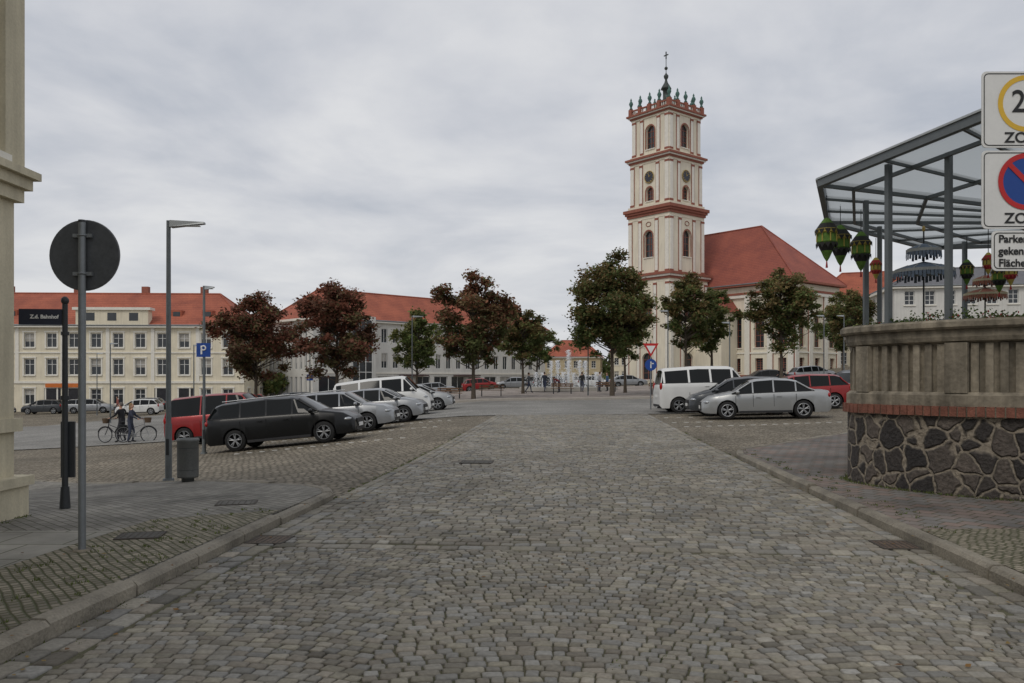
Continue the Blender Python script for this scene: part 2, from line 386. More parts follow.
# kerbs and pavements
def kerb(name,path,w=.15,h=.13,sl=.95,mat=kerbm):
    mb=MB(); pts=[Vector((p[0],p[1])) for p in path]
    for a,b in zip(pts[:-1],pts[1:]):
        L=(b-a).length; n=max(1,round(L/sl)); d=(b-a)/L; nn=Vector((-d.y,d.x))
        for i in range(n):
            g=.006; p=a+d*(L*i/n+g); q=a+d*(L*(i+1)/n-g); o=rng.normal(0,.007)
            vs=[]
            for P in(p,q):
                z=G(P.x,P.y); e_=rng.normal(0,.005)
                for off,zz in ((-w/2,-.15),(w/2,-.15),(w/2,h-.03),(w/2-.03,h),(-w/2+.03,h),(-w/2,h-.03)):
                    R=P+nn*(off+o+e_); vs.append((R.x,R.y,z+zz+o+e_))
            mb.add(vs,[(j,(j+1)%6,6+(j+1)%6,6+j)[::-1] for j in range(6)]+[(0,1,2,3,4,5),(11,10,9,8,7,6)])
    return mesh_obj(name,mb.v,mb.f,mat)
LK=[rd(-5,-3.12),rd(10.5,-3.12),(-2.5,11.15),(-2.85,11.6),(-3.5,12.15),(-11,19),(-17,23)]
RK=[rd(-5,3.26),rd(16.2,3.26),(4.6,16.8),(5.1,17.3),(8.75,21.3),(15,27)]
kerb('kerb',LK); kerb('kerb',RK)
pav=brick_mat('grey_pavers',.2,.1,(.16,.15,.13),(.235,.22,.195),(.075,.075,.05),rot=(0,0,.8),ms=.008,bump=.5)
pavr=brick_mat('red_grey_pavers',.2,.2,(.165,.155,.145),(.23,.155,.125),(.075,.07,.045),rot=(0,0,.85),ms=.01,bump=.5,bias=-.3)
slab=brick_mat('concrete_slabs',.6,.6,(.24,.23,.20),(.29,.275,.24),(.10,.10,.065),ms=.01,bump=.3)
mosaic=cobble_mat('mosaic_cobbles',.072,.068,(.14,.125,.092),(.28,.245,.19),(.075,.08,.038),rot=.9,jw=.11,wob=.03)
def shift(path,dx): return [(x+dx,y) for x,y in path]
region('pavement',shift(LK,-.07)+[(-24,23),(-24,-5)],pav,.118,1.0,skirt=.2)
region('pavement',shift(RK,.07)+[(30,27),(30,-5)],pavr,.118,1.0,skirt=.2)
region('mosaic_strip',[rd(-5,-3.2),rd(9.0,-3.2),rd(8.3,-4.3),rd(-5,-4.3)],mosaic,.123,1.0)
region('slab_path',[rd(-5,-4.302),rd(7.6,-4.302),(-5.2,7.9),(-6.5,-5)],slab,.124,1.0)
region('mosaic_strip',[rd(-5,3.34),rd(8.2,3.34),(9,8.1),(9,-5)],mosaic,.123,1.0)
kerb('kerb',[(-20,84),(-20,60),(-16,54.5),(5,54.1),(26,53.5),(30,60),(30,92)],.3,.17,2.5,M('pale_kerb',(.36,.33,.29),.8,.15))
def cover(name,x,y,off,col,rz=0,sx=.5,sy=.35):
    m=M('iron_cover_%d'%int(col[1]*1000),col,.85,.4,10,.5,.1)
    o=Ob(name,(x,y,G(x,y)+off),rz); o.p('plate',m).box(0,0,0,sx,sy,.012)
    fr=o.p('frame',M('cover_frame',(.07,.06,.05),.85,.3,9))
    for a in(-1,1): fr.box(a*(sx/2+.015),0,.001,.022,sy+.05,.012); fr.box(0,a*(sy/2+.015),.001,sx+.008,.022,.012)
    g=o.p('bars',M('cover_frame',(.07,.06,.05)))
    for i in range(6): g.box(-sx/2+sx*(i+.5)/6,0,.007,.012,sy*.86,.004)
    o.done()
cover('storm_drain',rd(7.7,-2.84)[0],rd(7.7,-2.84)[1],.034,(.12,.09,.068),-.07,.30,.34)
cover('storm_drain',rd(7.85,2.98)[0],rd(7.85,2.98)[1],.034,(.12,.083,.06),-.07,.30,.34)
cover('manhole_cover',-.65,15.4,.038,(.09,.085,.075),-.07,.55,.45)
cover('manhole_cover',-3.4,7.6,.128,(.14,.085,.06),.2,.34,.28)
cover('manhole_cover',-3.25,9.8,.124,(.12,.115,.10),.2,.40,.30)
def marks(pairs):
    mb=MB()
    for (x0,y0),(x1,y1) in pairs:
        L=math.hypot(x1-x0,y1-y0); n=int(L/.36)
        for i in range(n):
            u=(i+.5)/n; x=x0+(x1-x0)*u; y=y0+(y1-y0)*u; a=math.atan2(y1-y0,x1-x0)+rng.normal(0,.05)
            mb.box(x,y,G(x,y)+.004,.14,.10,.02,a)
    mesh_obj('parking_bay_marking',mb.v,mb.f,M('worn_white_paint',(.55,.54,.5),.7,.3,6))
marks([((-9,28.2),(-2.4,27.9)),((-8,23.6),(-2.9,23.4)),((-8,32),(-2.2,31.6)),((-9,36),(-2.2,35.6)),
       ((5.3,26.0),(12.5,26.9)),((5.3,28.2),(7,28.4)),((5.6,31.4),(7,31.4)),((12.5,26.9),(14.6,24.5))])
def tufts(name,P,n,spread,hgt,mat):
    V=[];F=[];Cc=[]
    for (x,y,off) in P:
        for _ in range(n):
            a=rng.uniform(0,6.28); r=abs(rng.normal(0,spread)); bx=x+r*math.cos(a); by=y+r*math.sin(a); z=G(bx,by)+off
            q=rng.uniform(0,6.28); w=.006; hh=hgt*rng.uniform(.4,1.2); lx=rng.normal(0,hh*.5); ly=rng.normal(0,hh*.5)
            o=len(V); V+=[(bx-w*math.cos(q),by-w*math.sin(q),z),(bx+w*math.cos(q),by+w*math.sin(q),z),(bx+lx+w*.3,by+ly,z+hh),(bx+lx-w*.3,by+ly,z+hh)]
            F.append((o,o+1,o+2,o+3)); g=rng.uniform(.7,1.3); Cc+=[(.13*g,.16*g,.05*g)]*4
    return np_mesh(name,np.array(V),np.array(F),mat,np.array(Cc))
leafm=attr_mat('foliage',.7,3,0,.25,transl=.4,big=1.0)
P=[]
for _ in range(620):
    s=rng.uniform(4,24); side=rng.random()
    t=-3.04+rng.normal(0,.03) if side<.4 else (3.18+rng.normal(0,.03) if side<.65 else rng.uniform(-3,3.1))
    x,y=rd(s,t); P.append((x,y,.018))
for _ in range(110):
    s=rng.uniform(3,9); x,y=rd(s,rng.uniform(-4.2,-3.25)); P.append((x,y,.122))
for _ in range(60):
    y=rng.uniform(3,9); P.append((-5.2+rng.normal(0,.05),y,.12))
for _ in range(60):
    s=rng.uniform(8,17); x,y=rd(s,3.4+abs(rng.normal(0,.15))); P.append((x,y,.122))
tufts('weeds',P,9,.035,.020,leafm)
V=[];F=[];Cc=[]
for _ in range(520):
    r=rng.random()
    s=rng.uniform(3.5,26); t=rng.uniform(-5,5) if r<.4 else (rng.normal(-2.9,.12) if r<.7 else rng.normal(3.0,.12)); x,y=rd(s,t)
    z=G(x,y)+(.042 if abs(t)<3 else .135 if s<11 else .06); a=rng.uniform(0,6.28); r=rng.uniform(.012,.026)
    o=len(V); 
    for i in range(4): V.append((x+r*math.cos(a+i*1.57)*(1 if i%2 else .6),y+r*math.sin(a+i*1.57)*(1 if i%2 else .6),z+rng.uniform(0,.01)))
    F.append((o,o+1,o+2,o+3)); c=[(.25,.14,.05),(.32,.22,.08),(.18,.10,.05)][rng.integers(3)]; Cc+=[c]*4
np_mesh('fallen_leaves',np.array(V),np.array(F),leafm,np.array(Cc))

# ---------------------------------------------------------------- facade
def facade(ob,o,d,z0,L,H,wins,wall,wp='walls',dep=.2,sill=True,nv=1,nh=2,gl=glass,fr=framew,surr=None):
    n=(d[1],-d[0])
    P=lambda u,z,k:(o[0]+d[0]*u+n[0]*k,o[1]+d[1]*u+n[1]*k,z0+z)
    mb=ob.p(wp,wall); us=sorted({0,L,*[w[0] for w in wins],*[w[1] for w in wins]}); zs=sorted({0,H,*[w[2] for w in wins],*[w[3] for w in wins]})
    for i in range(len(us)-1):
        for j in range(len(zs)-1):
            uc=(us[i]+us[i+1])/2; zc=(zs[j]+zs[j+1])/2
            if any(w[0]<uc<w[1] and w[2]<zc<w[3] for w in wins): continue
            mb.face([P(us[i],zs[j],0),P(us[i+1],zs[j],0),P(us[i+1],zs[j+1],0),P(us[i],zs[j+1],0)])
    g=ob.p('windows',gl); f=ob.p('window_frames',fr); sl=ob.p('sills',surr or trimw)
    def fb(m,u0,u1,a,b,k0,k1):
        vs=[P(u,z,k) for k in(k0,k1) for u,z in((u0,a),(u1,a),(u1,b),(u0,b))]
        m.add(vs,[(4,5,6,7),(3,2,1,0),(0,1,5,4),(1,2,6,5),(2,3,7,6),(3,0,4,7)])
    cur=ob.p('curtains',M('curtain',(.42,.40,.36),.9,.3,4))
    for w in wins:
        u0,u1,a,b=w[:4]; kind=w[4] if len(w)>4 else 'r'
        g.face([P(u0,a,-dep),P(u1,a,-dep),P(u1,b,-dep),P(u0,b,-dep)])
        if kind=='r' and rng.random()<.28:
            hgt=rng.uniform(.25,.7)*(b-a); fb(cur,u0+.08,u1-.08,b-.07-hgt,b-.08,-dep+.002,-dep+.01)
        mb.face([P(u0,a,0),P(u0,b,0),P(u0,b,-dep),P(u0,a,-dep)]); mb.face([P(u1,b,0),P(u1,a,0),P(u1,a,-dep),P(u1,b,-dep)])
        mb.face([P(u0,b,0),P(u1,b,0),P(u1,b,-dep),P(u0,b,-dep)]); mb.face([P(u1,a,0),P(u0,a,0),P(u0,a,-dep),P(u1,a,-dep)])
        t=.07; k0,k1=-dep+.012,-dep+.06
        if kind!='l':
            fb(f,u0,u0+t,a,b,k0,k1);fb(f,u1-t,u1,a,b,k0,k1);fb(f,u0+t,u1-t,b-t,b,k0,k1);fb(f,u0+t,u1-t,a,a+t,k0,k1)
            for i in range(1,nv+1):
                c=u0+(u1-u0)*i/(nv+1); fb(f,c-.03,c+.03,a+t,b-t,k0,k1-.005)
            for i in range(1,nh+1):
                c=a+(b-a)*i/(nh+1) if nh>1 else a+(b-a)*.66; fb(f,u0+t,u1-t,c-.025,c+.025,k0,k1-.012)
        if kind=='a':
            r=(u1-u0)/2; uc=(u0+u1)/2; zc=b-r; m=6
            for sg in(-1,1):
                corner=P(uc+sg*r,b,0)
                pts=[P(uc+sg*r*math.cos(q),zc+r*math.sin(q),0) for q in [math.pi/2*i/m for i in range(m+1)]]
                for i in range(m):
                    mb.face([corner,pts[i],pts[i+1]] if sg<0 else [corner,pts[i+1],pts[i]])
                    q=[Vector(pts[i]),Vector(pts[i+1])]; nn=Vector((n[0],n[1],0))*-dep
                    mb.face([q[0],q[1],q[1]+nn,q[0]+nn])
        if sill and kind!='d': fb(sl,u0-.12,u1+.12,a-.12,a-.002,-.02,.12)
        if surr is not None and kind in('r','a'):
            fb(sl,u0-.16,u0-.002,a,b+.1,-.01,.05);fb(sl,u1+.002,u1+.16,a,b+.1,-.01,.05);fb(sl,u0-.2,u1+.2,b+.1,b+.26,-.01,.09)
    return P,fb
def hip(ob,o,d,z,L,Dp,rise,inset,over,mat,part='roof',thick=.25,trim=None):
    n=(d[1],-d[0]); P=lambda u,k,zz:(o[0]+d[0]*u-n[0]*k,o[1]+d[1]*u-n[1]*k,z+zz)
    e=[P(-over,-over,0),P(L+over,-over,0),P(L+over,Dp+over,0),P(-over,Dp+over,0)]; r=[P(inset,Dp/2,rise),P(L-inset,Dp/2,rise)]
    m=ob.p(part,mat); m.face([e[0],e[1],r[1],r[0]]);m.face([e[2],e[3],r[0],r[1]]);m.face([e[1],e[2],r[1]]);m.face([e[3],e[0],r[0]])
    t=ob.p('cornice',trim or trimw)
    lo=[(q[0],q[1],q[2]-thick) for q in e]
    for i in range(4):
        j=(i+1)%4; t.face([lo[i],lo[j],e[j],e[i]])
    t.face(lo[::-1])
    rc=ob.p('ridge_tiles',mat)
    for a,b in((r[0],r[1]),(e[0],r[0]),(e[3],r[0]),(e[1],r[1]),(e[2],r[1])): rc.cyl(a,b,.12,.12,6)
    gt=ob.p('gutter',steel)
    gt.cyl(e[0],e[1],.09,.09,6)
def unit(a,b):
    L=math.hypot(b[0]-a[0],b[1]-a[1]); return ((b[0]-a[0])/L,(b[1]-a[1])/L),L
def rectbuilding(ob,A,B,Dp,z0,H,wfront,wside,wall,roof,rise,inset,over=.5,**k):
    d,L=unit(A,B); n=(d[1],-d[0]); ins=(-n[0],-n[1])
    A2=(A[0]+ins[0]*Dp,A[1]+ins[1]*Dp); B2=(B[0]+ins[0]*Dp,B[1]+ins[1]*Dp)
    r=facade(ob,A,d,z0,L,H,wfront(L),wall,**k)
    facade(ob,A2,unit(A2,A)[0],z0,Dp,H,wside(Dp),wall,**k); facade(ob,B,unit(B,B2)[0],z0,Dp,H,wside(Dp),wall,**k)
    facade(ob,B2,unit(B2,A2)[0],z0,L,H,wfront(L),wall,**k)
    hip(ob,A,d,z0+H,L,Dp,rise,inset,over,roof)
    return r,d,L
def grid(n,L,w,rows,m=0):
    out=[]
    for i in range(n):
        c=m+(L-2*m)*(i+.5)/n
        for a,b in rows: out.append((c-w/2,c+w/2,a,b))
    return out

# --- near left corner building
BX=-5.34
ob=Ob('corner_building'); d=(0,1)
wn=[(y-.6+8,y+.6+8,4.15,6.3) for y in (-6,-3.6,-1.2,1.2,3.6,5.9)]+[(15.9,16.55,4.2,6.0)]+[(y-.6+8,y+.6+8,1.35,3.0) for y in (-6,-3.6,-1.2,1.2,3.6,5.9)]
P_,fb=facade(ob,(BX,-8),d,-.3,16.9,11,wn,cream)
facade(ob,(BX,8.9),(-1,0),-.3,8,11,grid(3,8,1.1,[(1.35,3.0),(4.35,6.3),(7.6,9.2)]),cream,surr=trimw)
tr=ob.p('mouldings',cream)
for z0,z1,k in((-.3,.42,.10),(.42,.52,.14),(1.0,1.14,.06),(3.46,3.60,.07),(3.60,3.72,.13),(3.72,3.80,.19)):
    tr.bbox(-13,BX+k,-8,8.9+k,z0,z1)
tr.bbox(BX-.1,BX+.08,8.62,8.96,3.8,11)
tr.bbox(BX-.1,BX+.05,-8,8.93,6.2,6.35)
ob.done()
# --- left far building
bz=G(-45,92)-.3
ob=Ob('town_hall_building')
fr=lambda L: grid(14,L,1.15,[(1.0,2.7),(4.3,6.1),(7.4,9.0)],.6)
sd=lambda L: grid(4,L,1.1,[(1.0,2.7),(4.3,6.1),(7.4,9.0)],.6)
A=(-66,93);B=(-30.5,94.5)
(PP,fb),d,L=rectbuilding(ob,A,B,12,bz,9.9,fr,sd,offwhite,roofL,4.2,4.5,surr=trimw,nh=1)
st=ob.p('string_courses',trimw)
fb(st,0,L,3.35,3.6,-.01,.12);fb(st,0,L,6.75,6.9,-.01,.1)
pil=ob.p('pilasters',trimw)
for i in range(8): fb(pil,.1+i*(L-.5)/7,.5+i*(L-.5)/7,3.6,9.8,-.01,.09)
st2=ob.p('attic',offwhite); fb(st2,17,25,9.91,11.6,-.6,.55); fb(ob.p('cornice',trimw),16.7,25.3,11.6,11.9,-.7,.75)
at=ob.p('attic_windows',glass)
for u in(18.6,21,23.4): fb(at,u-.5,u+.5,10.4,11.3,.5,.56)
fb(ob.p('shop_sign',M('orange_sign',(.6,.16,.03),.5)),13.5,17.5,2.9,3.34,.0,.2)
sh=ob.p('shopfront',M('shop_glass',(.03,.03,.035),.15,.4))
for u in(14.2,16.4,26.4,29.0): fb(sh,u-.9,u+.9,.4,2.8,.0,.03)
ch=ob.p('chimneys',brickr)
for u in(6,14,22,29):
    q=PP(u,0,-6.5); ch.box(q[0],q[1],bz+14.2,.8,.6,1.6)
dm=ob.p('dormers',roofL); dw=ob.p('dormer_windows',glass)
for u in(4,9,27.5,31):
    q=PP(u,0,-2.2); dm.box(q[0],q[1],bz+11.3,1.2,1.8,.9); q=PP(u,0,-1.28); dw.box(q[0],q[1],bz+11.3,.8,.04,.55)
ob.done()
# --- middle modern building
bz=G(-14,108)-.5
ob=Ob('office_building')
A=(-23.4,97.5);B=(5,125)
fr=lambda L:[(u,u+.9,a,b) for u in np.arange(1.0,L-1.5,1.75) for a,b in((4.1,6.0),(7.3,9.1))]+[(u,u+2.3,.5,3.1) for u in np.arange(9.2,L-3,3.0)]+[(.8,3.6,.5,3.1)]
sd=lambda L:[(u,u+.55,a,b) for u in np.arange(.6,L-1,1.15) for a,b in((.5,3.0),(3.9,6.2),(7.0,9.2))]
(PP,fb),d,L=rectbuilding(ob,A,B,10.5,bz,10.0,fr,sd,palewall,roofL,4.0,4.0,nh=0,nv=1,sill=False)
fb(ob.p('string_courses',trimw),0,L,3.4,3.6,-.01,.1); fb(ob.p('plinth',M('grey_plinth',(.2,.2,.2),.8)),0,L,0,.45,-.01,.06)
fb(ob.p('stair_tower',palewall),4.2,8.2,0,10.4,.01,1.0)
gw=ob.p('stair_glazing',glass); fb(gw,4.8,7.6,1,9.9,1.0,1.03)
fw=ob.p('glazing_bars',framew)
for i in range(8): fb(fw,4.75,7.65,1+i*1.27,1.08+i*1.27,1.03,1.07)
for i in range(4): fb(fw,4.75+i*.94,4.83+i*.94,1,9.9,1.072,1.10)
aw=ob.p('awnings',M('awning_dark',(.09,.05,.05),.8,.2))
for u in(12.5,21.5): fb(aw,u,u+4,3.15,3.3,.02,1.1)
ob.done()
bz2=G(-34,106)-.4; ob=Ob('white_annex_building')
rectbuilding(ob,(-38.5,104),(-31.6,105),9,bz2,8.2,lambda L:grid(4,L,.9,[(.6,2.6),(3.4,5.2),(6,7.6)],.3),lambda L:grid(4,L,.9,[(3.4,5.2)],.3),palewall,M('grey_roof',(.16,.16,.17),.8),.5,2,.2)
ob.done()
def house(A,B,Dp,H,rise,wall,rf,rows,n,name='red_roofed_house'):
    ob=Ob(name); z=min(G(*A),G(*B))-.5
    rectbuilding(ob,A,B,Dp,z,H,lambda L:grid(n,L,1.0,rows,.5),lambda L:grid(3,L,1.0,rows,.5),wall,rf,rise,Dp*.4,.4)
    ob.done()
R2=[(1,2.6),(4,5.6)]; R3=[(1,2.7),(4.2,5.8),(7.3,8.8)]
yel=M('ochre_plaster',(.50,.42,.27),.85,.1)
house((7,190),(20,188),10,6.5,4,yel,roofL,R2,6)
house((22,185),(31,184),10,7,4,offwhite,roofC,R2,5)
house((-8,175),(6,176),10,7,3.6,offwhite,roofL,R2,6)
house((44,121),(58,116),10,10.5,4.2,offwhite,roofL,R3,6)
house((60,116),(80,110),10,9.5,4.0,offwhite,roofC,R3,8)
house((41,89),(68,84),11,9.3,2.5,palewall,M('slate_roof',(.14,.14,.15),.8,.2),R3,13,'white_town_house')
house((-80,92),(-66.5,93),12,8.5,4,cream,roofC,R2,6)
house((-58,150),(-30,150),12,9,4,offwhite,roofC,R3,10)
house((66,70),(80,62),11,9.0,4,offwhite,roofC,R3,6)

# ---------------------------------------------------------------- church
cx,cy=21.35,115; cz=G(cx,cy)-.2
ob=Ob('baroque_church',(cx,cy,cz),math.radians(-50.7))
zz=lambda px:(1.55+(380-px)*115/830)-cz
tiers=[(0,zz(285),3.95),(zz(276),zz(222),3.62),(zz(208),zz(167),3.42),(zz(158),zz(122),3.25)]
for ti,(a,b,hw) in enumerate(tiers):
    for (ox,oy),dd in (((-hw,-hw),(1,0)),((hw,-hw),(0,1)),((hw,hw),(-1,0)),((-hw,hw),(0,-1))):
        Hh=b-a; L=2*hw
        if ti==0: wins=[(hw-.7,hw+.7,8.3,11.4,'a'),(hw-.9,hw+.9,.6,4.2,'a')]
        elif ti==1: wins=[(hw-.75,hw+.75,Hh*.30,Hh*.78,'a')]
        elif ti==2: wins=[(hw-.6,hw+.6,.5,Hh*.42,'a')]
        else: wins=[(hw-.75,hw+.75,.7,Hh*.78,'a')]
        P2,fb=facade(ob,(ox,oy),dd,a,L,Hh,wins,churchw,nh=3,fr=brickr if ti in(0,3) else framew,sill=True,dep=.35)
        rp=ob.p('red_pilaster_edges',brickr); wpil=ob.p('white_pilasters',trimw)
        for u in(.05,L-.65):
            fb(wpil,u,u+.6,0,Hh,-.01,.14)
            fb(rp,u-.04 if u>1 else u+.6,u if u>1 else u+.66,.3,Hh-.1,-.01,.10)
            fb(rp,u-.03,u+.63,0,.35,.0,.17); fb(rp,u-.03,u+.63,Hh-.4,Hh-.12,.0,.17)
        for u in(hw-1.75,hw+1.2):
            fb(wpil,u,u+.5,.0,Hh,-.01,.11); fb(rp,u-.06,u-.001,.3,Hh-.1,-.01,.09); fb(rp,u+.501,u+.56,.3,Hh-.1,-.01,.09)
            fb(rp,u-.03,u+.53,0,.35,.0,.15); fb(rp,u-.03,u+.53,Hh-.4,Hh-.12,.0,.15)
        w=wins[0]; r=(w[1]-w[0])/2
        fb(rp,w[0]-.14,w[0]-.005,w[2],w[3]-r,-.01,.08); fb(rp,w[1]+.005,w[1]+.14,w[2],w[3]-r,-.01,.08)
        for i in range(8):
            q0,q1=math.pi*i/8,math.pi*(i+1)/8; uc=(w[0]+w[1])/2; zc=w[3]-r
            rp.face([P2(uc+R*math.cos(q),zc+R*math.sin(q),.08) for R,q in((r+.005,q0),(r+.17,q0),(r+.17,q1),(r+.005,q1))])
        if ti==2:
            c=P2(hw,Hh*.66,0.02); n=(dd[1],-dd[0])
            ob.p('clock_face',M('clock_dark',(.03,.035,.05),.4)).cyl(c,(c[0]+n[0]*.12,c[1]+n[1]*.12,c[2]),.78,.78,28)
            gr=ob.p('clock_gilding',gold)
            for i in range(12):
                q=math.pi*i/6; gr.cyl(P2(hw+.58*math.cos(q),Hh*.66+.58*math.sin(q),.15),P2(hw+.72*math.cos(q),Hh*.66+.72*math.sin(q),.15),.035,.035,5)
            gr.cyl(P2(hw,Hh*.66,.16),P2(hw+.3,Hh*.66+.25,.16),.04,.03,5); gr.cyl(P2(hw,Hh*.66,.16),P2(hw-.1,Hh*.66+.55,.16),.035,.02,5)
            for i in range(24):
                q0=2*math.pi*i/24;q1=2*math.pi*(i+1)/24
                gr.cyl(P2(hw+.8*math.cos(q0),Hh*.66+.8*math.sin(q0),.12),P2(hw+.8*math.cos(q1),Hh*.66+.8*math.sin(q1),.12),.05,.05,5)
        if ti==1:
            for q0 in range(20):
                a0=2*math.pi*q0/20;a1=2*math.pi*(q0+1)/20
                rp.cyl(P2(hw+.42*math.cos(a0),Hh*.9+.30*math.sin(a0),.03),P2(hw+.42*math.cos(a1),Hh*.9+.30*math.sin(a1),.03),.05,.05,5)
def corn(z0,z1,hw,red=True):
    H_=z1-z0
    for a,b,e,mt in [(0,.28,.12,churchw),(.28,.52,.28,brickr),(.52,.72,.46,trimw if H_<1.3 else brickr),(.72,1.0,.64,brickr)]: ob.p('cornice_'+('red' if mt is brickr else 'pale' if mt is churchw else 'white'),mt).bbox(-hw-e,hw+e,-hw-e,hw+e,z0+a*H_,z0+b*H_-.003)
corn(zz(285)+.0,zz(276),3.85); corn(zz(222),zz(211),3.55); corn(zz(167),zz(160),3.37); corn(zz(122),zz(116),3.25)
ob.p('cornice_pale',churchw).bbox(-3.7,3.7,-3.7,3.7,zz(211),zz(208)); ob.p('cornice_pale',churchw).bbox(-3.5,3.5,-3.5,3.5,zz(160),zz(158))
z0=zz(116)
cp=ob.p('balustrade',brickr); cp2=ob.p('copper_vases',copper); E_=3.4
for i in range(4):
    for u in np.linspace(-E_,E_,5)[:-1]:
        x,y=[(u,-E_),(E_,u),(-u,E_),(-E_,-u)][i]
        cp.bbox(x-.26,x+.26,y-.26,y+.26,z0,z0+.95)
        cp2.lathe([(.12,0),(.26,.12),(.12,.3),(.18,.5),(.30,.8),(.22,1.05),(.1,1.2),(.14,1.35),(.03,1.6),(0,1.65)],(x,y,z0+.95),10)
    for u in np.linspace(-3.2,3.2,19):
        x,y=[(u,-E_),(E_,u),(-u,E_),(-E_,-u)][i]; ob.p('balusters',trimw).cyl((x,y,z0),(x,y,z0+.62),.07,.07,6)
    a,b=[((-E_,-E_),(E_,-E_)),((E_,-E_),(E_,E_)),((E_,E_),(-E_,E_)),((-E_,E_),(-E_,-E_))][i]
    cp.bbox(min(a[0],b[0])-.12,max(a[0],b[0])+.12,min(a[1],b[1])-.12,max(a[1],b[1])+.12,z0+.62,z0+.8)
ob.p('lantern',bronze).lathe([(2.5,0),(2.4,.3),(1.6,.8),(1.1,1.5),(.8,1.9),(.8,2.1),(.45,2.2),(.45,3.6),(.75,3.7),(.6,4.0),(.25,4.6),(.14,5.0),(.3,5.3),(.34,5.55),(.14,5.8),(.05,6.0),(.05,8.0)],(0,0,z0),14)
for i in range(8):
    q=math.pi*i/4; ob.p('lantern_statues',copper).lathe([(.15,0),(.22,.3),(.18,.8),(.2,1.1),(.1,1.35),(.12,1.5),(.08,1.6),(0,1.65)],(1.55*math.cos(q),1.55*math.sin(q),z0+.8),8)
g=ob.p('cross',bronze); g.ell((0,0,z0+6.6),(.24,.24,.24)); g.bbox(-.06,.06,-.06,.06,z0+7.9,z0+8.9); g.bbox(-.38,.38,-.05,.05,z0+8.35,z0+8.48)
nz=13.9-cz
X0,X1,Y0,Y1=-10.5,17.0,4.5,15.4
def navewins(L):
    out=[]; n=max(2,int(L/3.3))
    for i in range(n):
        c=L*(i+.5)/n; out.append((c-.75,c+.75,4.8,9.6,'a')); out.append((c-.6,c+.6,1.6,3.4,'r'))
    return out
for (o_,d_,L) in (((X0,Y0),(1,0),X1-X0),((X1,Y0),(0,1),Y1-Y0),((X1,Y1),(-1,0),X1-X0),((X0,Y1),(0,-1),Y1-Y0)):
    P2,fb=facade(ob,o_,d_,-1,L,nz+1,[(w[0],w[1],w[2]+1,w[3]+1,w[4]) for w in navewins(L)],churchw,nh=5,dep=.4)
    n=max(2,int(L/3.3)); wp=ob.p('white_pilasters',trimw); rp=ob.p('red_pilaster_edges',brickr)
    for i in range(n+1):
        c=min(max(L*i/n,.4),L-.4); fb(wp,c-.38,c+.38,2.2,nz-.2,-.01,.22); fb(rp,c-.46,c-.381,2.2,nz-.4,-.01,.07); fb(rp,c+.381,c+.46,2.2,nz-.4,-.01,.07)
    fb(rp,0,L,nz-.05,nz+.25,.0,.35); fb(wp,0,L,nz-.45,nz-.06,-.01,.3); fb(wp,0,L,5.0,5.2,-.01,.12); fb(rp,0,L,1.2,2.19,-.01,.26)
hip(ob,(X0,Y0),(1,0),nz+.3,X1-X0,Y1-Y0,8.6,8.4,.7,roofC,trim=brickr)
an=ob.p('annex_walls',churchw); an.bbox(-8.5,8.5,1.0,4.49,-1,9.5)
ar=ob.p('annex_roof',roofC); ar.face([(-9,.5,9.5),(9,.5,9.5),(7,4.49,12.2),(-7,4.49,12.2)]); ar.face([(9,.5,9.5),(9,4.49,9.5),(7,4.49,12.2)]); ar.face([(-9,4.49,9.5),(-9,.5,9.5),(-7,4.49,12.2)])
ob.done()

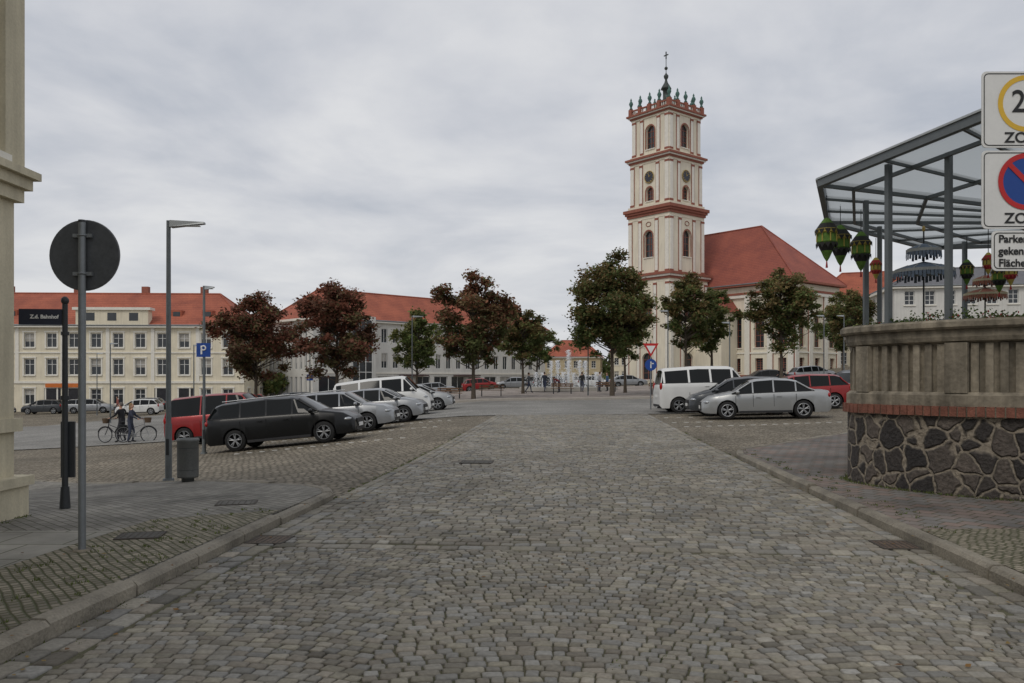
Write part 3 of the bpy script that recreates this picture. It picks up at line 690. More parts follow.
# ---------------------------------------------------------------- trees
def tree(name,x,y,Ht,cw,base,pal,seed,clumps=46,leaves=130,cshape=1.0,ls=.125):
    clumps=int(clumps*1.6); cw*=1.13; Ht*=1.03
    r=np.random.default_rng(seed); z=G(x,y)+.1
    e=D.objects.new(name,None); coll.objects.link(e); e.location=(x,y,z)
    mb=MB(); lean=r.normal(0,.15,2); tr=Ht*.013+.03
    pts=[Vector((lean[0]*t*t,lean[1]*t*t,Ht*.85*t)) for t in np.linspace(0,1,7)]
    for i in range(6): mb.cyl(pts[i],pts[i+1],tr*(1-i*.14)*(1.25 if i==0 else 1),tr*(1-(i+1)*.14),8,False)
    cen=[]
    hc=(Ht-base)/2; zc=base+hc; ph=r.uniform(0,6.28,3)
    while len(cen)<clumps:
        q=r.normal(0,1,3); q/=np.linalg.norm(q); rr=r.uniform(.2,1)**.55
        az_=math.atan2(q[1],q[0]); lump=1+.15*math.sin(2*az_+ph[0]+3*q[2])+.13*math.sin(3*az_+ph[1]-4*q[2])
        p=np.array([q[0]*cw/2*rr*lump,q[1]*cw/2*rr*lump,q[2]*hc*rr*(1+.1*math.sin(5*az_+ph[2]))]); 
        f=1-.30*max(0,p[2]/hc)*cshape; p[0]*=f;p[1]*=f
        p+=r.normal(0,.18,3); p[2]=max(p[2],-hc*.95); cen.append(p+np.array([0,0,zc]))
    V=[];Cc=[]
    for c in cen:
        t=max(.28,min(.95,(c[2]-.25*math.hypot(c[0],c[1])-.6)/(Ht*.85))); i=min(5,int(t*6)); a=pts[i].lerp(pts[i+1],t*6-i)
        m=a.lerp(Vector(c),.5)+Vector((0,0,-.15*abs(c[0])*.3)); mb.cyl(a,m,.04,.026,5,False); mb.cyl(m,Vector(c),.026,.010,5,False)
        R=r.uniform(.32,.70)*cw/5.2
        n=int(leaves*2.1*r.uniform(.6,1.3)*(R/.6)**1.6)+20
        d=r.normal(0,1,(n,3)); d/=np.linalg.norm(d,axis=1)[:,None]; d*=(r.uniform(0,1,(n,1))**.55)*R*np.array([1.15,1.15,.8])*(1+r.normal(0,.25,(n,1)))
        cc=c+d
        ax=r.normal(0,1,(n,3))*np.array([1,1,.6]); ax/=np.linalg.norm(ax,axis=1)[:,None]; bx=np.cross(ax,r.normal(0,.5,(n,3))+np.array([0,0,1.0])); bx/=np.linalg.norm(bx,axis=1)[:,None]
        s=(r.uniform(.6,1.3,(n,1))*ls)
        quad=np.stack([cc-ax*s,cc-bx*s*.6,cc+ax*s,cc+bx*s*.6],1); V.append(quad.reshape(-1,3))
        w=r.dirichlet(np.ones(len(pal))*.6); 
        hi=(c[2]-zc)/hc; 
        if len(pal)>1: w=w*.55; w[0]+=.45*max(0,hi+.2); w[-1]+=.45*max(0,-hi-.2); w/=w.sum()
        ch=r.choice(len(pal),n,p=w); col=np.array(pal)[ch]*r.uniform(.65,1.35,(n,1))*r.uniform(.75,1.3)
        Cc.append(np.repeat(col,4,0))
    mesh_obj('trunk_and_limbs',mb.v,mb.f,bark,mb.sm,e)
    V=np.concatenate(V);Cc=np.concatenate(Cc); np_mesh('foliage',V,np.arange(len(V)).reshape(-1,4),leafm,Cc,parent=e)
RED=[(.21,.085,.055),(.17,.09,.055),(.13,.11,.05)]
REG=[(.21,.095,.055),(.16,.115,.055),(.12,.135,.05)]
MIX=[(.18,.13,.055),(.14,.155,.055),(.115,.15,.05)]
GRN=[(.17,.17,.06),(.13,.165,.055),(.105,.145,.045)]
tree('maple_tree',-17.9,58,8.5,4.9,2.6,RED,1,64)
tree('maple_tree',-11.6,55,8.5,4.7,2.4,RED,2,64)
tree('maple_tree',-7.6,66,6.6,3.6,2.8,GRN,3,40)
tree('maple_tree',-2.6,56,8.1,4.7,2.4,REG,4,62)
tree('maple_tree',.9,68,6.9,3.5,2.6,MIX,5,44)
tree('maple_tree',2.5,84,6.6,3.6,2.6,GRN,6,36)
tree('maple_tree',7.0,58,9.3,5.2,2.8,MIX,7,80)
tree('maple_tree',9.0,66,7.0,3.4,2.8,GRN,8,34)
tree('maple_tree',13.0,62,8.6,3.6,3.0,MIX,9,50)
tree('maple_tree',15.9,66,8.2,3.4,3.2,GRN,10,44)
tree('maple_tree',19.8,61,8.6,4.5,2.9,MIX,11,62)
tree('maple_tree',29.5,72,7.8,4.0,2.8,MIX,12,40)
tree('linden_tree',33.5,84,8.0,4.6,2.5,GRN,13,40)
def mass(name,cs,pal,n,ls,R):
    V=[];Cc=[]
    for c in cs:
        d=rng.normal(0,1,(n,3)); d/=np.linalg.norm(d,axis=1)[:,None]; d*=rng.uniform(0,1,(n,1))**.5*R; cc=np.array(c)+d
        ax=rng.normal(0,1,(n,3)); ax/=np.linalg.norm(ax,axis=1)[:,None]; bx=np.cross(ax,rng.normal(0,1,(n,3))); bx/=np.linalg.norm(bx,axis=1)[:,None]
        V.append(np.stack([cc-ax*ls,cc-bx*ls,cc+ax*ls,cc+bx*ls],1).reshape(-1,3)); col=np.array(pal)[rng.integers(0,len(pal),n)]*rng.uniform(.6,1.3)
        Cc.append(np.repeat(col,4,0))
    V=np.concatenate(V);Cc=np.concatenate(Cc); return np_mesh(name,V,np.arange(len(V)).reshape(-1,4),leafm,Cc)
cs=[]
for x in np.arange(-160,190,3.2):
    for k in range(3): cs.append((x+rng.normal(0,1.5),215+rng.normal(0,5),1.5+k*2.4+rng.normal(0,.8)))
mass('distant_trees',cs,GRN,90,.6,2.4)
cs=[(x,103+rng.normal(0,1),G(x,103)+1+rng.uniform(0,2.4)) for x in np.arange(-31,-25,.9)]
mass('hedge',cs,GRN,120,.25,1.2)

# ---------------------------------------------------------------- cars
tyre=M('tyre',(.02,.02,.02),.85,.2); rimm=M('alloy_rim',(.40,.41,.42),.35,.1,5,0,.8); under=M('underbody',(.012,.012,.012),.9)
cglass=M('car_glass',(.008,.010,.011),.05,.4,1.,0,0,.22); lampc=M('headlamp',(.42,.44,.46),.12,.2,12,0,.5); lampr=M('tail_lamp',(.35,.01,.01),.2,.2); plastic=M('black_plastic',(.025,.025,.027),.6,.1)
def paint(c,metal=.3): 
    n='paint_%d_%d_%d'%tuple(int(k*1000) for k in c); dk=max(c)<.02
    return M(n,c,.30 if dk else .34,.08,2,0,metal,.30 if dk else .45,coat=.12 if dk else .35)
KIND={
 'wagon':dict(L=4.77,W=1.82,H=1.50,top=[(0,.80),(.012,.98),(.03,1.02),(.075,1.40),(.12,1.46),(.40,1.50),(.58,1.47),(.64,1.42),(.775,1.0),(.80,.985),(.93,.86),(.985,.70),(1,.62)],belt=[(0,.75),(.03,1.0),(.5,.95),(.78,.91),(.93,.80),(.98,.66),(1,.55)],rg=(.03,.075),ws=(.64,.775),pil=[.25,.425,.60],wh=(.205,.80)),
 'sedan':dict(L=4.55,W=1.78,H=1.43,top=[(0,.80),(.012,.96),(.05,.99),(.13,1.0),(.255,1.34),(.32,1.40),(.45,1.43),(.57,1.40),(.62,1.35),(.765,.97),(.80,.95),(.93,.83),(.985,.68),(1,.6)],belt=[(0,.75),(.03,.92),(.14,.95),(.5,.92),(.78,.88),(.93,.78),(.98,.64),(1,.53)],rg=(.13,.255),ws=(.62,.765),pil=[.27,.44,.60],wh=(.215,.80)),
 'hatch':dict(L=4.0,W=1.70,H=1.48,top=[(0,.80),(.012,.98),(.03,1.0),(.11,1.38),(.16,1.44),(.40,1.48),(.56,1.45),(.63,1.38),(.79,1.0),(.82,.98),(.94,.84),(.985,.70),(1,.6)],belt=[(0,.75),(.03,.98),(.5,.94),(.79,.90),(.94,.78),(.98,.64),(1,.53)],rg=(.03,.11),ws=(.63,.79),pil=[.22,.42,.58],wh=(.18,.81)),
 'van':dict(L=4.4,W=1.80,H=1.83,top=[(0,.9),(.01,1.08),(.018,1.1),(.05,1.70),(.08,1.78),(.4,1.83),(.62,1.80),(.68,1.74),(.82,1.16),(.85,1.12),(.94,.98),(.985,.78),(1,.65)],belt=[(0,.8),(.02,1.08),(.5,1.08),(.82,1.03),(.94,.9),(.98,.7),(1,.58)],rg=(.018,.05),ws=(.68,.82),pil=[.06,.33,.55,.70],wh=(.18,.815)),
 'bigvan':dict(L=4.85,W=1.90,H=1.95,top=[(0,.9),(.008,1.18),(.015,1.2),(.04,1.80),(.06,1.88),(.4,1.95),(.72,1.92),(.77,1.85),(.88,1.25),(.90,1.2),(.955,1.05),(.985,.85),(1,.7)],belt=[(0,.85),(.02,1.25),(.5,1.25),(.86,1.15),(.95,.95),(.98,.75),(1,.62)],rg=(.015,.04),ws=(.77,.88),pil=[.05,.30,.52,.74],wh=(.19,.80)),
}
def car(name,kind,col,x,y,rz,L=None,metal=.3,rails=False,fine=True):
    K=KIND[kind]; L=L or K['L']; Wd=K['W']
    e_=.8
    dzx=(G(x+e_*math.cos(rz),y+e_*math.sin(rz))-G(x-e_*math.cos(rz),y-e_*math.sin(rz)))/(2*e_)
    ob=Ob(name,(x,y,G(x,y)+.01),rz)
    pm=paint(col,metal); r=.32 if 'van' not in kind else .33; R=r+.05
    ip=lambda t,P:float(np.interp(t,[p[0] for p in P],[p[1] for p in P]))
    wpts=[(0,.84),(.03,.93),(.12,.99),(.25,1),(.75,1),(.88,.975),(.95,.90),(.985,.80),(1,.70)]
    st=set([p[0] for p in K['top']]+[p[0] for p in K['belt']]+[.2,.35,.5,.7])
    PW=.0055 if kind!='bigvan' else .010
    for p in K['pil']: st|={p-PW,p+PW}
    for w in K['wh']:
        for a in range(0,181,20): st.add(w+R*math.cos(math.radians(a))/L)
        st|={w-(R+.004)/L,w+(R+.004)/L}
    st=sorted(t for t in st if 0<=t<=1); st=[t for i,t in enumerate(st) if i==0 or t-st[i-1]>.0006]
    rings=[]
    for t in st:
        X=t*L-L/2; w=Wd/2*ip(t,wpts); b=ip(t,K['belt']); zt=ip(t,K['top']); zl=.22
        if t<.02: zl=.34-.12*t/.02
        if t>.97: zl=.22+.06*(t-.97)/.03
        ar=False
        for wc in K['wh']:
            dx=(t-wc)*L
            if abs(dx)<=R+1e-6: zl=r+math.sqrt(max(0,R*R-dx*dx)); ar=True
        zl2=max(zl+.02,.42); zl2=min(zl2,b-.06)
        gh=zt-b; wr=w*.965-max(0,gh)*.34
        y6z=max(b+.012,zt-(.13 if kind=='bigvan' else .07)) if gh>.15 else b+max(.005,gh*.55)
        rings.append([(X,0,.2 if t<.97 else .26),(X,w-.24,zl),(X,w*.97 if not ar else w*1.0,zl),(X,w*1.0,zl2),(X,w*.995,max(b-.20,zl2+.01)),(X,w*.975,b-.02),(X,w*.955,b),(X,wr,y6z),(X,wr*.80,zt-.018),(X,wr*.45,zt),(X,0,zt+.008)])
    body=ob.p('body',pm); gl=ob.p('windows',cglass); ud=ob.p('underbody',under)
    NP=len(rings[0])-1
    nb_=len(st)
    for sg in(1,-1):
        vs=[(a,sg*b,c) for rg_ in rings for (a,b,c) in rg_]
        groups={'b':[], 'g':[], 'u':[]}
        for i in range(nb_-1):
            tm=(st[i]+st[i+1])/2; gh=ip(tm,K['top'])-ip(tm,K['belt'])
            for k in range(NP):
                q=(i*(NP+1)+k,(i+1)*(NP+1)+k,(i+1)*(NP+1)+k+1,i*(NP+1)+k+1)
                if sg<0: q=q[::-1]
                g='b'
                if k<2: g='u'
                elif k==6 and gh>.12 and K['rg'][0]+.004<tm<K['ws'][1] and not any(abs(tm-p)<PW*1.05 for p in K['pil']): g='g'
                elif k>=7 and (K['ws'][0]<tm<K['ws'][1]-.004 or K['rg'][0]+.002<tm<K['rg'][1]): g='g'
                groups[g].append(q)
        for g,mb in(('b',body),('g',gl),('u',ud)):
            used=sorted({i for q in groups[g] for i in q}); mp={u:i for i,u in enumerate(used)}
            mb.add([vs[u] for u in used],[tuple(mp[i] for i in q) for q in groups[g]],g!='u')
    for rr,sg in((rings[0],-1),(rings[-1],1)):
        pts=rr+[(a,-b,c) for a,b,c in rr[::-1][1:-1]]; body.face(pts if sg<0 else pts[::-1])
    tr=ob.p('pillars',pm)
    for a,b in(K['ws'],K['rg']):
        seq=[rings[i][7] for i in range(len(st)) if a-.001<=st[i]<=b+.001]
        for p,q in zip(seq[:-1],seq[1:]):
            for sg in(1,-1): tr.cyl((p[0],sg*p[1],p[2]),(q[0],sg*q[1],q[2]),.028,.028,6)
    seq=[rings[i][6] for i in range(len(st)) if K['rg'][0]<=st[i]<=K['ws'][1]]; tt=ob.p('belt_trim',plastic)
    for p,q in zip(seq[:-1],seq[1:]):
        for sg in(1,-1): tt.cyl((p[0],sg*(p[1]+.002),p[2]+.004),(q[0],sg*(q[1]+.002),q[2]+.004),.012,.012,5,False)
    ty=ob.p('tyres',tyre); rm=ob.p('rims',rimm); hb=ob.p('brake_discs',under)
    for wc in K['wh']:
        X=wc*L-L/2
        for sg in(1,-1):
            yo=sg*(Wd/2-.03); yi=sg*(Wd/2-.23)
            lo,hi=(yi,yo) if yi<yo else (yo,yi)
            ty.lathe([(r*.66,lo),(r*.93,lo),(r,lo+.03),(r,hi-.03),(r*.93,hi),(r*.66,hi)],(X,0,r),26,True,0,'y')
            hb.cyl((X,yo-sg*.09,r),(X,yo-sg*.07,r),r*.66,r*.66,20)
            rm.lathe([(r*.68,yo-.02),(r*.68,yo+.003),(r*.6,yo+.001),(r*.6,yo-.02)],(X,0,r),26,True,0,'y')
            for s5 in range(5):
                a=s5*2*math.pi/5+.3; c0=Vector((X+.03*math.cos(a),yo-sg*.025,r+.03*math.sin(a)))
                for da in(-.1,.1):
                    c2=Vector((X+r*.62*math.cos(a+da*1.6),yo-sg*.01,r+r*.62*math.sin(a+da*1.6))); rm.cyl(c0,c2,.024,.015,5)
            rm.cyl((X,yo-sg*.04,r),(X,yo+sg*.0,r),.055,.045,10)
    hl=ob.p('headlamps',lampc); tl=ob.p('tail_lamps',lampr); bl=ob.p('grille',plastic); pl=ob.p('number_plate',whitep)
    for sg in(1,-1):
        zb=ip(.95,K['belt']); wf=Wd/2*ip(.955,wpts)
        hl.ell((.952*L-L/2,sg*(wf-.12),zb-.10),(.15,.135,.065),14)
        wr_=Wd/2*ip(.02,wpts); zr=ip(.03,K['belt']); tall='van' in kind or kind=='hatch'
        tl.ell((.018*L-L/2,sg*(wr_-.06),zr-.12),(.07,.085,.16 if tall else .085),12)
        xm=(K['ws'][1]-.045)*L-L/2; ob.p('mirrors',pm).ell((xm,sg*(Wd/2+.07),ip(.7,K['belt'])+.07),(.07,.10,.068),10)
        sm=ob.p('door_seams',under)
        for p in K['pil'][-3:] if kind!='sedan' else K['pil']:
            sm.box(p*L-L/2,sg*(Wd/2-.012),(.42+.85)/2+.02,.012,.03,.43)
        sm.box((K['ws'][1]-.03)*L-L/2,sg*(Wd/2-.014),.62,.012,.03,.40)
        for p in K['pil'][-2:]: ob.p('door_handles',pm).box(p*L-L/2-.18,sg*(Wd/2+.003),ip(p,K['belt'])-.14,.17,.03,.028)
        ob.p('sill_trim',plastic).bbox(K['wh'][0]*L-L/2+R+.02,K['wh'][1]*L-L/2-R-.02,sg*(Wd/2-.05),sg*(Wd/2+.004),.225,.30)
        if rails: ob.p('roof_rails',rimm).cyl((-L*.38,sg*.58,K['H']+.0),(L*.08,sg*.58,K['H']+.03),.016,.016,6)
    bl.box(L/2-.02,0,.56,.09,Wd*.42,.13); bl.box(L/2-.04,0,.33,.10,Wd*.55,.10)
    pl.box(L/2+.035,0,.44,.02,.50,.11); pl.box(-L/2-.012,0,.72,.03,.50,.11)
    bl.box(-L/2+.02,0,.33,.08,Wd*.7,.09)
    e=ob.done(); e.rotation_euler=(0,-math.atan(dzx),rz)
silver=(.30,.31,.32); white=(.66,.66,.64); blk=(.006,.0065,.007); redc=(.28,.014,.014); dgrey=(.05,.055,.06); dblue=(.02,.028,.06); ltsilver=(.36,.37,.37)
r0=-.04
car('parked_station_wagon','wagon',blk,-6.85,25.5,r0,4.5,rails=True,metal=0)
car('parked_minivan','van',redc,-10.7,31.6,r0)
car('parked_station_wagon','wagon',silver,-6.35,29.8,r0,4.6,rails=True,metal=.5)
car('parked_hatchback','hatch',silver,-5.45,34.0,r0-.05,metal=.5)
car('parked_van','bigvan',white,-6.0,39.3,r0,4.6,metal=0)
car('parked_hatchback','hatch',ltsilver,-5.0,43.6,r0,metal=.5)
car('parked_sedan','sedan',ltsilver,9.05,29.9,math.pi-.16,4.4,metal=.45)
car('parked_hatchback','hatch',dgrey,8.9,32.5,math.pi-.08)
car('parked_van','bigvan',white,8.2,35.3,.0,4.1,metal=0)
car('parked_hatchback','hatch',redc,8.8,38.3,math.pi)
car('parked_hatchback','hatch',redc,12.3,35.6,math.pi-.1)
car('parked_station_wagon','wagon',dgrey,16.2,38.8,math.pi+.5)
car('parked_hatchback','hatch',blk,18.5,45,math.pi+.5,metal=0)
car('parked_sedan','sedan',blk,23.0,74,.1,metal=0); car('parked_hatchback','hatch',silver,27.5,76,.1); car('parked_hatchback','hatch',white,9.5,98,.2); car('parked_sedan','sedan',silver,13.5,97,.1)
for i,(x,y,k,c) in enumerate([(-48.5,86,'hatch',dgrey),(-43.6,86,'wagon',silver),(-38.3,86.5,'hatch',silver),(-33.5,86,'sedan',blk),(-35,78,'hatch',white),(-53,84,'wagon',dblue),(-28,88,'hatch',redc),(-3.6,94,'hatch',redc),(.2,96,'sedan',silver),(-8.5,92,'wagon',silver),(-23,86,'wagon',dgrey),(-17.5,88,'hatch',white),(4.5,100,'hatch',dgrey),(-13,90,'hatch',dblue)]):
    car('parked_car',k,c,x,y,.15 if i%2 else math.pi+.1)

# ---------------------------------------------------------------- street furniture
def lamp(x,y,h,arm=.55,rz=0,sign=None,name='street_lamp'):
    ob=Ob(name,(x,y,G(x,y)+(.12 if (y<16) else 0)),rz)
    p=ob.p('pole',polegrey); p.cyl((0,0,0),(0,0,1.0),.057,.057,14); p.cyl((0,0,1.0),(0,0,h),.045,.036,14); p.cyl((0,0,0),(0,0,.05),.10,.09,14)
    p.cyl((0,0,h-.08),(arm*.35,0,h-.06),.022,.022,8)
    hd=ob.p('lamp_head',M('lamp_head_grey',(.33,.35,.36),.4,.1,5,0,.5)); 
    a=.04; vs=[(a,-.09,h-.12),(arm,-.06,h-.055),(arm,.06,h-.055),(a,.09,h-.12),(a,-.07,h-.0),(arm,-.05,h-.025),(arm,.05,h-.025),(a,.07,h-.0)]
    hd.add(vs,[(3,2,1,0),(4,5,6,7),(0,1,5,4),(1,2,6,5),(2,3,7,6),(3,0,4,7)])
    ob.p('lamp_glass',M('lamp_diffuser',(.6,.6,.58),.3)).box(arm*.62,0,h-.092,arm*.5,.1,.012)
    ob.p('service_door',dark).box(0,-.055,.6,.05,.012,.28)
    if sign:
        s=ob.p('sign_plate',bluep); s.box(0,-.05,sign,.42,.01,.42); ob.p('sign_symbol',whitep).box(-.06,-.058,sign,.05,.006,.26)
        ob.p('sign_symbol',whitep).torus((.0,-.058,sign+.06),.065,.022,'y',16)
    ob.done()
lamp(-6.0,14.5,4.55,.62,.05)
lamp(-9.35,25.2,5.1,.30,.05,sign=3.15)
lamp(-14.0,57.5,4.6,.5,.1,sign=2.6); lamp(-7.1,59,6.4,.8,.2); lamp(-23,60,5.5,.5); lamp(5.5,60,6.0,.6,0); lamp(13.9,53,4.8,.5,3.1); lamp(21.8,58,5.2,.5,3); lamp(10.8,57.5,6.,.6,3.1)
lamp(24.0,60,5.2,.5,3); lamp(-40,80,6,.6); lamp(-30,62,6,.6)
x,y=-5.35,13.7; ob=Ob('litter_bin',(x,y,G(x,y)+.12))
bm_=M('bin_steel',(.15,.155,.15),.55,.25,5,0,.3); ob.p('body',bm_).lathe([(.0,.0),(.10,.0),(.10,.06),(.165,.07),(.17,.10),(.17,.66),(.18,.67),(.18,.70),(.165,.715),(.15,.72),(.15,.60),(0,.60)],(0,0,0),24)
ob.p('liner',dark).cyl((0,0,.58),(0,0,.62),.145,.145,20)
for z in(.2,.56): ob.p('bands',dark).torus((0,0,z),.170,.003,'z',24)
ob.done()
x,y=-3.60,6.95; ob=Ob('traffic_sign',(x,y,.12))
ob.p('pole',steel).cyl((0,0,-.05),(0,0,2.75),.030,.030,16); ob.p('pole_cap',dark).cyl((0,0,2.75),(0,0,2.77),.032,.03,16)
dk=ob.p('disc_back',alu); dk.lathe([(0,.035),(.29,.035),(.295,.04),(.295,.052),(0,.052)][::-1],(0,0,2.48),48,False,0,'y')
ob.p('disc_rim',M('rim_grey',(.16,.16,.165),.5)).torus((0,.045,2.48),.293,.007,'y',48)
ob.p('disc_front',redp).cyl((0,.053,2.48),(0,.056,2.48),.28,.28,40)
cl=ob.p('clamps',steel)
for z in(2.32,2.64): cl.box(0,.015,z,.16,.03,.03); cl.torus((0,0,z),.034,.008,'z',14)
ob.p('base_collar',concrete).cyl((0,0,-.01),(0,0,.015),.08,.07,16)
ob.done()
def text(body,size,loc,mat,rx=math.pi/2,align='CENTER',sx=1):
    c=D.curves.new('lettering','FONT'); c.body=body; c.size=size; c.align_x=align; c.align_y='CENTER'; c.extrude=.001; c.offset=.002; c.materials.append(mat)
    o=D.objects.new('lettering',c); coll.objects.link(o); o.location=loc; o.rotation_euler=(rx,0,0); o.scale=(sx,1,1); return o
x,y=-5.17,9.6; ob=Ob('street_name_sign',(x,y,G(x,y)+.12),.12)
p=ob.p('post',dark); p.cyl((0,0,0),(0,0,2.36),.035,.03,12); p.cyl((0,0,0),(0,0,.25),.06,.045,12); p.ell((0,0,2.40),(.045,.045,.05)); p.cyl((0,0,1.25),(0,0,1.30),.05,.05,12); p.cyl((0,0,2.0),(0,0,2.04),.045,.045,12)
ob.p('blade',M('sign_navy',(.02,.025,.045),.4)).bbox(-.50,-.03,-.012,.012,2.12,2.30)
ob.extra.append(text('Z.d. Bahnhof',.06,(-.22,-.016,2.21),whitep))
ob.p('notice_box',dark).bbox(-.06,.09,.03,.07,.35,1.0)
ob.done()
x,y=4.08,6.6; ob=Ob('traffic_sign',(x,y,.12),0)
ob.p('pole',steel).cyl((.05,.035,0),(.05,.035,4.02),.03,.03,16)
def panel(z0,z1,w=.70):
    r=.035; q=[]
    for cx_,cz_,a0 in((w/2-r,z1-r,0),(-w/2+r,z1-r,90),(-w/2+r,z0+r,180),(w/2-r,z0+r,270)):
        for a in range(0,91,30): q.append((cx_+r*math.cos(math.radians(a0+a)),cz_+r*math.sin(math.radians(a0+a))))
    n=len(q); m=ob.p('panel',whitep); vs=[(a,-.012,b) for a,b in q]+[(a,-.002,b) for a,b in q]
    m.add(vs,[tuple(range(n-1,-1,-1)),tuple(range(n,2*n))]+[(i,(i+1)%n,n+(i+1)%n,n+i) for i in range(n)])
    bd=ob.p('border',blackp); i_=.018
    q2=[((a)*(1-2*i_/w),(b-(z0+z1)/2)*(1-2*i_/(z1-z0))+(z0+z1)/2) for a,b in q]
    for i in range(n): a,b=q2[i],q2[(i+1)%n]; bd.cyl((a[0],-.0125,a[1]),(b[0],-.0125,b[1]),.004,.004,5,False)
Zp=lambda py:1.55+(380-py)*6.6/830-.12
panel(Zp(148),Zp(72)); panel(Zp(229),Zp(151)); panel(Zp(271),Zp(231),.54)
def ring(z,R,r,mat,part,yy=-.015,x0=0):
    m=ob.p(part,mat); n=40
    vs=[(x0+q*math.cos(2*math.pi*i/n),yy,z+q*math.sin(2*math.pi*i/n)) for q in(R,r) for i in range(n)]
    m.add(vs,[(i,n+i,n+(i+1)%n,(i+1)%n)[::-1] for i in range(n)])
ring(Zp(104),.225,.185,yellowp,'yellow_ring')
ob.extra.append(text('20',.25,(0,-.016,Zp(103)),blackp,sx=.95)); ob.extra.append(text('ZONE',.115,(0,-.016,Zp(138.5)),blackp,sx=1.1))
ob.p('blue_disc',bluep).cyl((0,-.0125,Zp(182)),(0,-.0155,Zp(182)),.21,.21,40)
ring(Zp(182),.225,.185,redp,'red_ring',-.018)
m_=ob.p('red_ring',redp); zc=Zp(182)
s2=.7071; a=.19; w=.02
m_.face([(-a*s2-w*s2,-.0205,zc+a*s2-w*s2),(a*s2-w*s2,-.0205,zc-a*s2-w*s2),(a*s2+w*s2,-.0205,zc-a*s2+w*s2),(-a*s2+w*s2,-.0205,zc+a*s2+w*s2)])
ob.extra.append(text('ZONE',.115,(0,-.016,Zp(219)),blackp,sx=1.1))
for i,t in enumerate(('Parken in','gekennz.','Flächen')):
    ob.extra.append(text(t,.085,(-.22,-.016,Zp(239.5+i*12)),blackp,align='LEFT'))
ob.done()
x,y=6.35,38; ob=Ob('give_way_sign',(x,y,G(x,y)))
ob.p('pole',steel).cyl((0,0,0),(0,0,3.2),.03,.03,10)
def tri(s,yy,part,mat,z): 
    m=ob.p(part,mat); h=s*.866; pts=[(-s/2,h/2),(0,-h/2),(s/2,h/2)]
    m.add([(a,yy,z+b) for a,b in pts]+[(a,yy+.012,z+b) for a,b in pts],[(0,1,2),(5,4,3),(0,3,4,1),(1,4,5,2),(2,5,3,0)])
tri(.72,-.045,'red_triangle',redp,2.75); tri(.42,-.06,'white_triangle',whitep,2.77)
ob.p('blue_disc',bluep).cyl((0,-.035,2.08),(0,-.05,2.08),.27,.27,24); ob.p('arrow',whitep).box(0,-.055,2.08,.05,.006,.3); ob.p('arrow',whitep).box(.06,-.055,2.14,.14,.006,.05)
ob.done()
# ---------------------------------------------------------------- terrace + pavilion
OUTL=[(5.2,12.6),(4.76,11.7),(5.0,10.8),(5.6,10.02),(6.5,9.50),(7.8,9.1),(10,9.0),(12.5,10.5),(13.5,13),(12,16),(9,16.8),(6.3,15.0)]
def catmull(P,m=14):
    out=[];n=len(P)
    for i in range(n):
        p0,p1,p2,p3=[np.array(P[(i+k)%n]) for k in(-1,0,1,2)]
        for j in range(m):
            t=j/m; out.append(.5*((2*p1)+(-p0+p2)*t+(2*p0-5*p1+4*p2-p3)*t*t+(-p0+3*p1-3*p2+p3)*t**3))
    return np.array(out)
Q=catmull(OUTL); tang=np.roll(Q,-1,0)-np.roll(Q,1,0); tang/=np.linalg.norm(tang,axis=1)[:,None]; NQ=np.stack([tang[:,1],-tang[:,0]],1)
seg=np.linalg.norm(np.roll(Q,-1,0)-Q,axis=1); cum=np.concatenate([[0],np.cumsum(seg)]); LT=cum[-1]
def along(s):
    s=s%LT; i=int(np.searchsorted(cum,s,side='right')-1); i=min(i,len(Q)-1); t=(s-cum[i])/seg[i]
    p=Q[i]*(1-t)+Q[(i+1)%len(Q)]*t; nn=NQ[i]*(1-t)+NQ[(i+1)%len(Q)]*t; nn/=np.linalg.norm(nn); return p,nn
ob=Ob('round_stone_terrace')
ob.p('rubble_wall',rubble_mat()).sweep([(0,-.4),(0,1.10)],Q,NQ,True)
bk=ob.p('brick_band',M('brick_band',(.21,.085,.058),.88,.5,9,.5,fine=50)); nb=int(LT/.1)
for i in range(nb):
    p,nn=along(LT*i/nb); a=math.atan2(nn[1],nn[0]); o_=rng.normal(0,.005); bk.box(p[0]-nn[0]*(.06+o_),p[1]-nn[1]*(.06+o_),1.165+rng.normal(0,.002),.24,.086,.12,a)
ob.p('brick_mortar',concrete).sweep([(-.2,1.10),(.045,1.10),(.045,1.215),(-.2,1.22)],Q,NQ)
par=ob.p('parapet',concrete)
par.sweep([(-.0,1.222),(.015,1.225),(.015,1.36),(-.03,1.40),(-.10,1.40),(-.10,2.00),(-.0,2.03),(.02,2.08),(.02,2.17),(-.35,2.17),(-.35,1.222)],Q,NQ)
par.sweep([(-.42,2.173),(.07,2.173),(.10,2.20),(.10,2.26),(.07,2.29),(-.42,2.29)],Q,NQ)
npier=int(LT/1.35)
for i in range(npier):
    s0=LT*i/npier; p,nn=along(s0); a=math.atan2(nn[1],nn[0]); par.box(p[0]-nn[0]*.09,p[1]-nn[1]*.09,1.70,.19,.26,.62,a)
    for k in range(1,8):
        p,nn=along(s0+(k+.25)*LT/npier/8.5); a=math.atan2(nn[1],nn[0]); par.box(p[0]-nn[0]*.10,p[1]-nn[1]*.10,1.70,.09,.085,.60,a)
fl=[(float(p[0]-n_[0]*.3),float(p[1]-n_[1]*.3),1.25) for p,n_ in zip(Q,NQ)]
ob.p('terrace_floor',slab).face(fl)
ob.done()
tufts('weeds',[(float(p[0]+n_[0]*.03),float(p[1]+n_[1]*.03),.12) for p,n_ in zip(Q[:60],NQ[:60])],14,.05,.03,leafm)
canglass,nt,b=nodes('canopy_glass'); b.inputs['Base Color'].default_value=(.5,.54,.56,1); b.inputs['Roughness'].default_value=.15
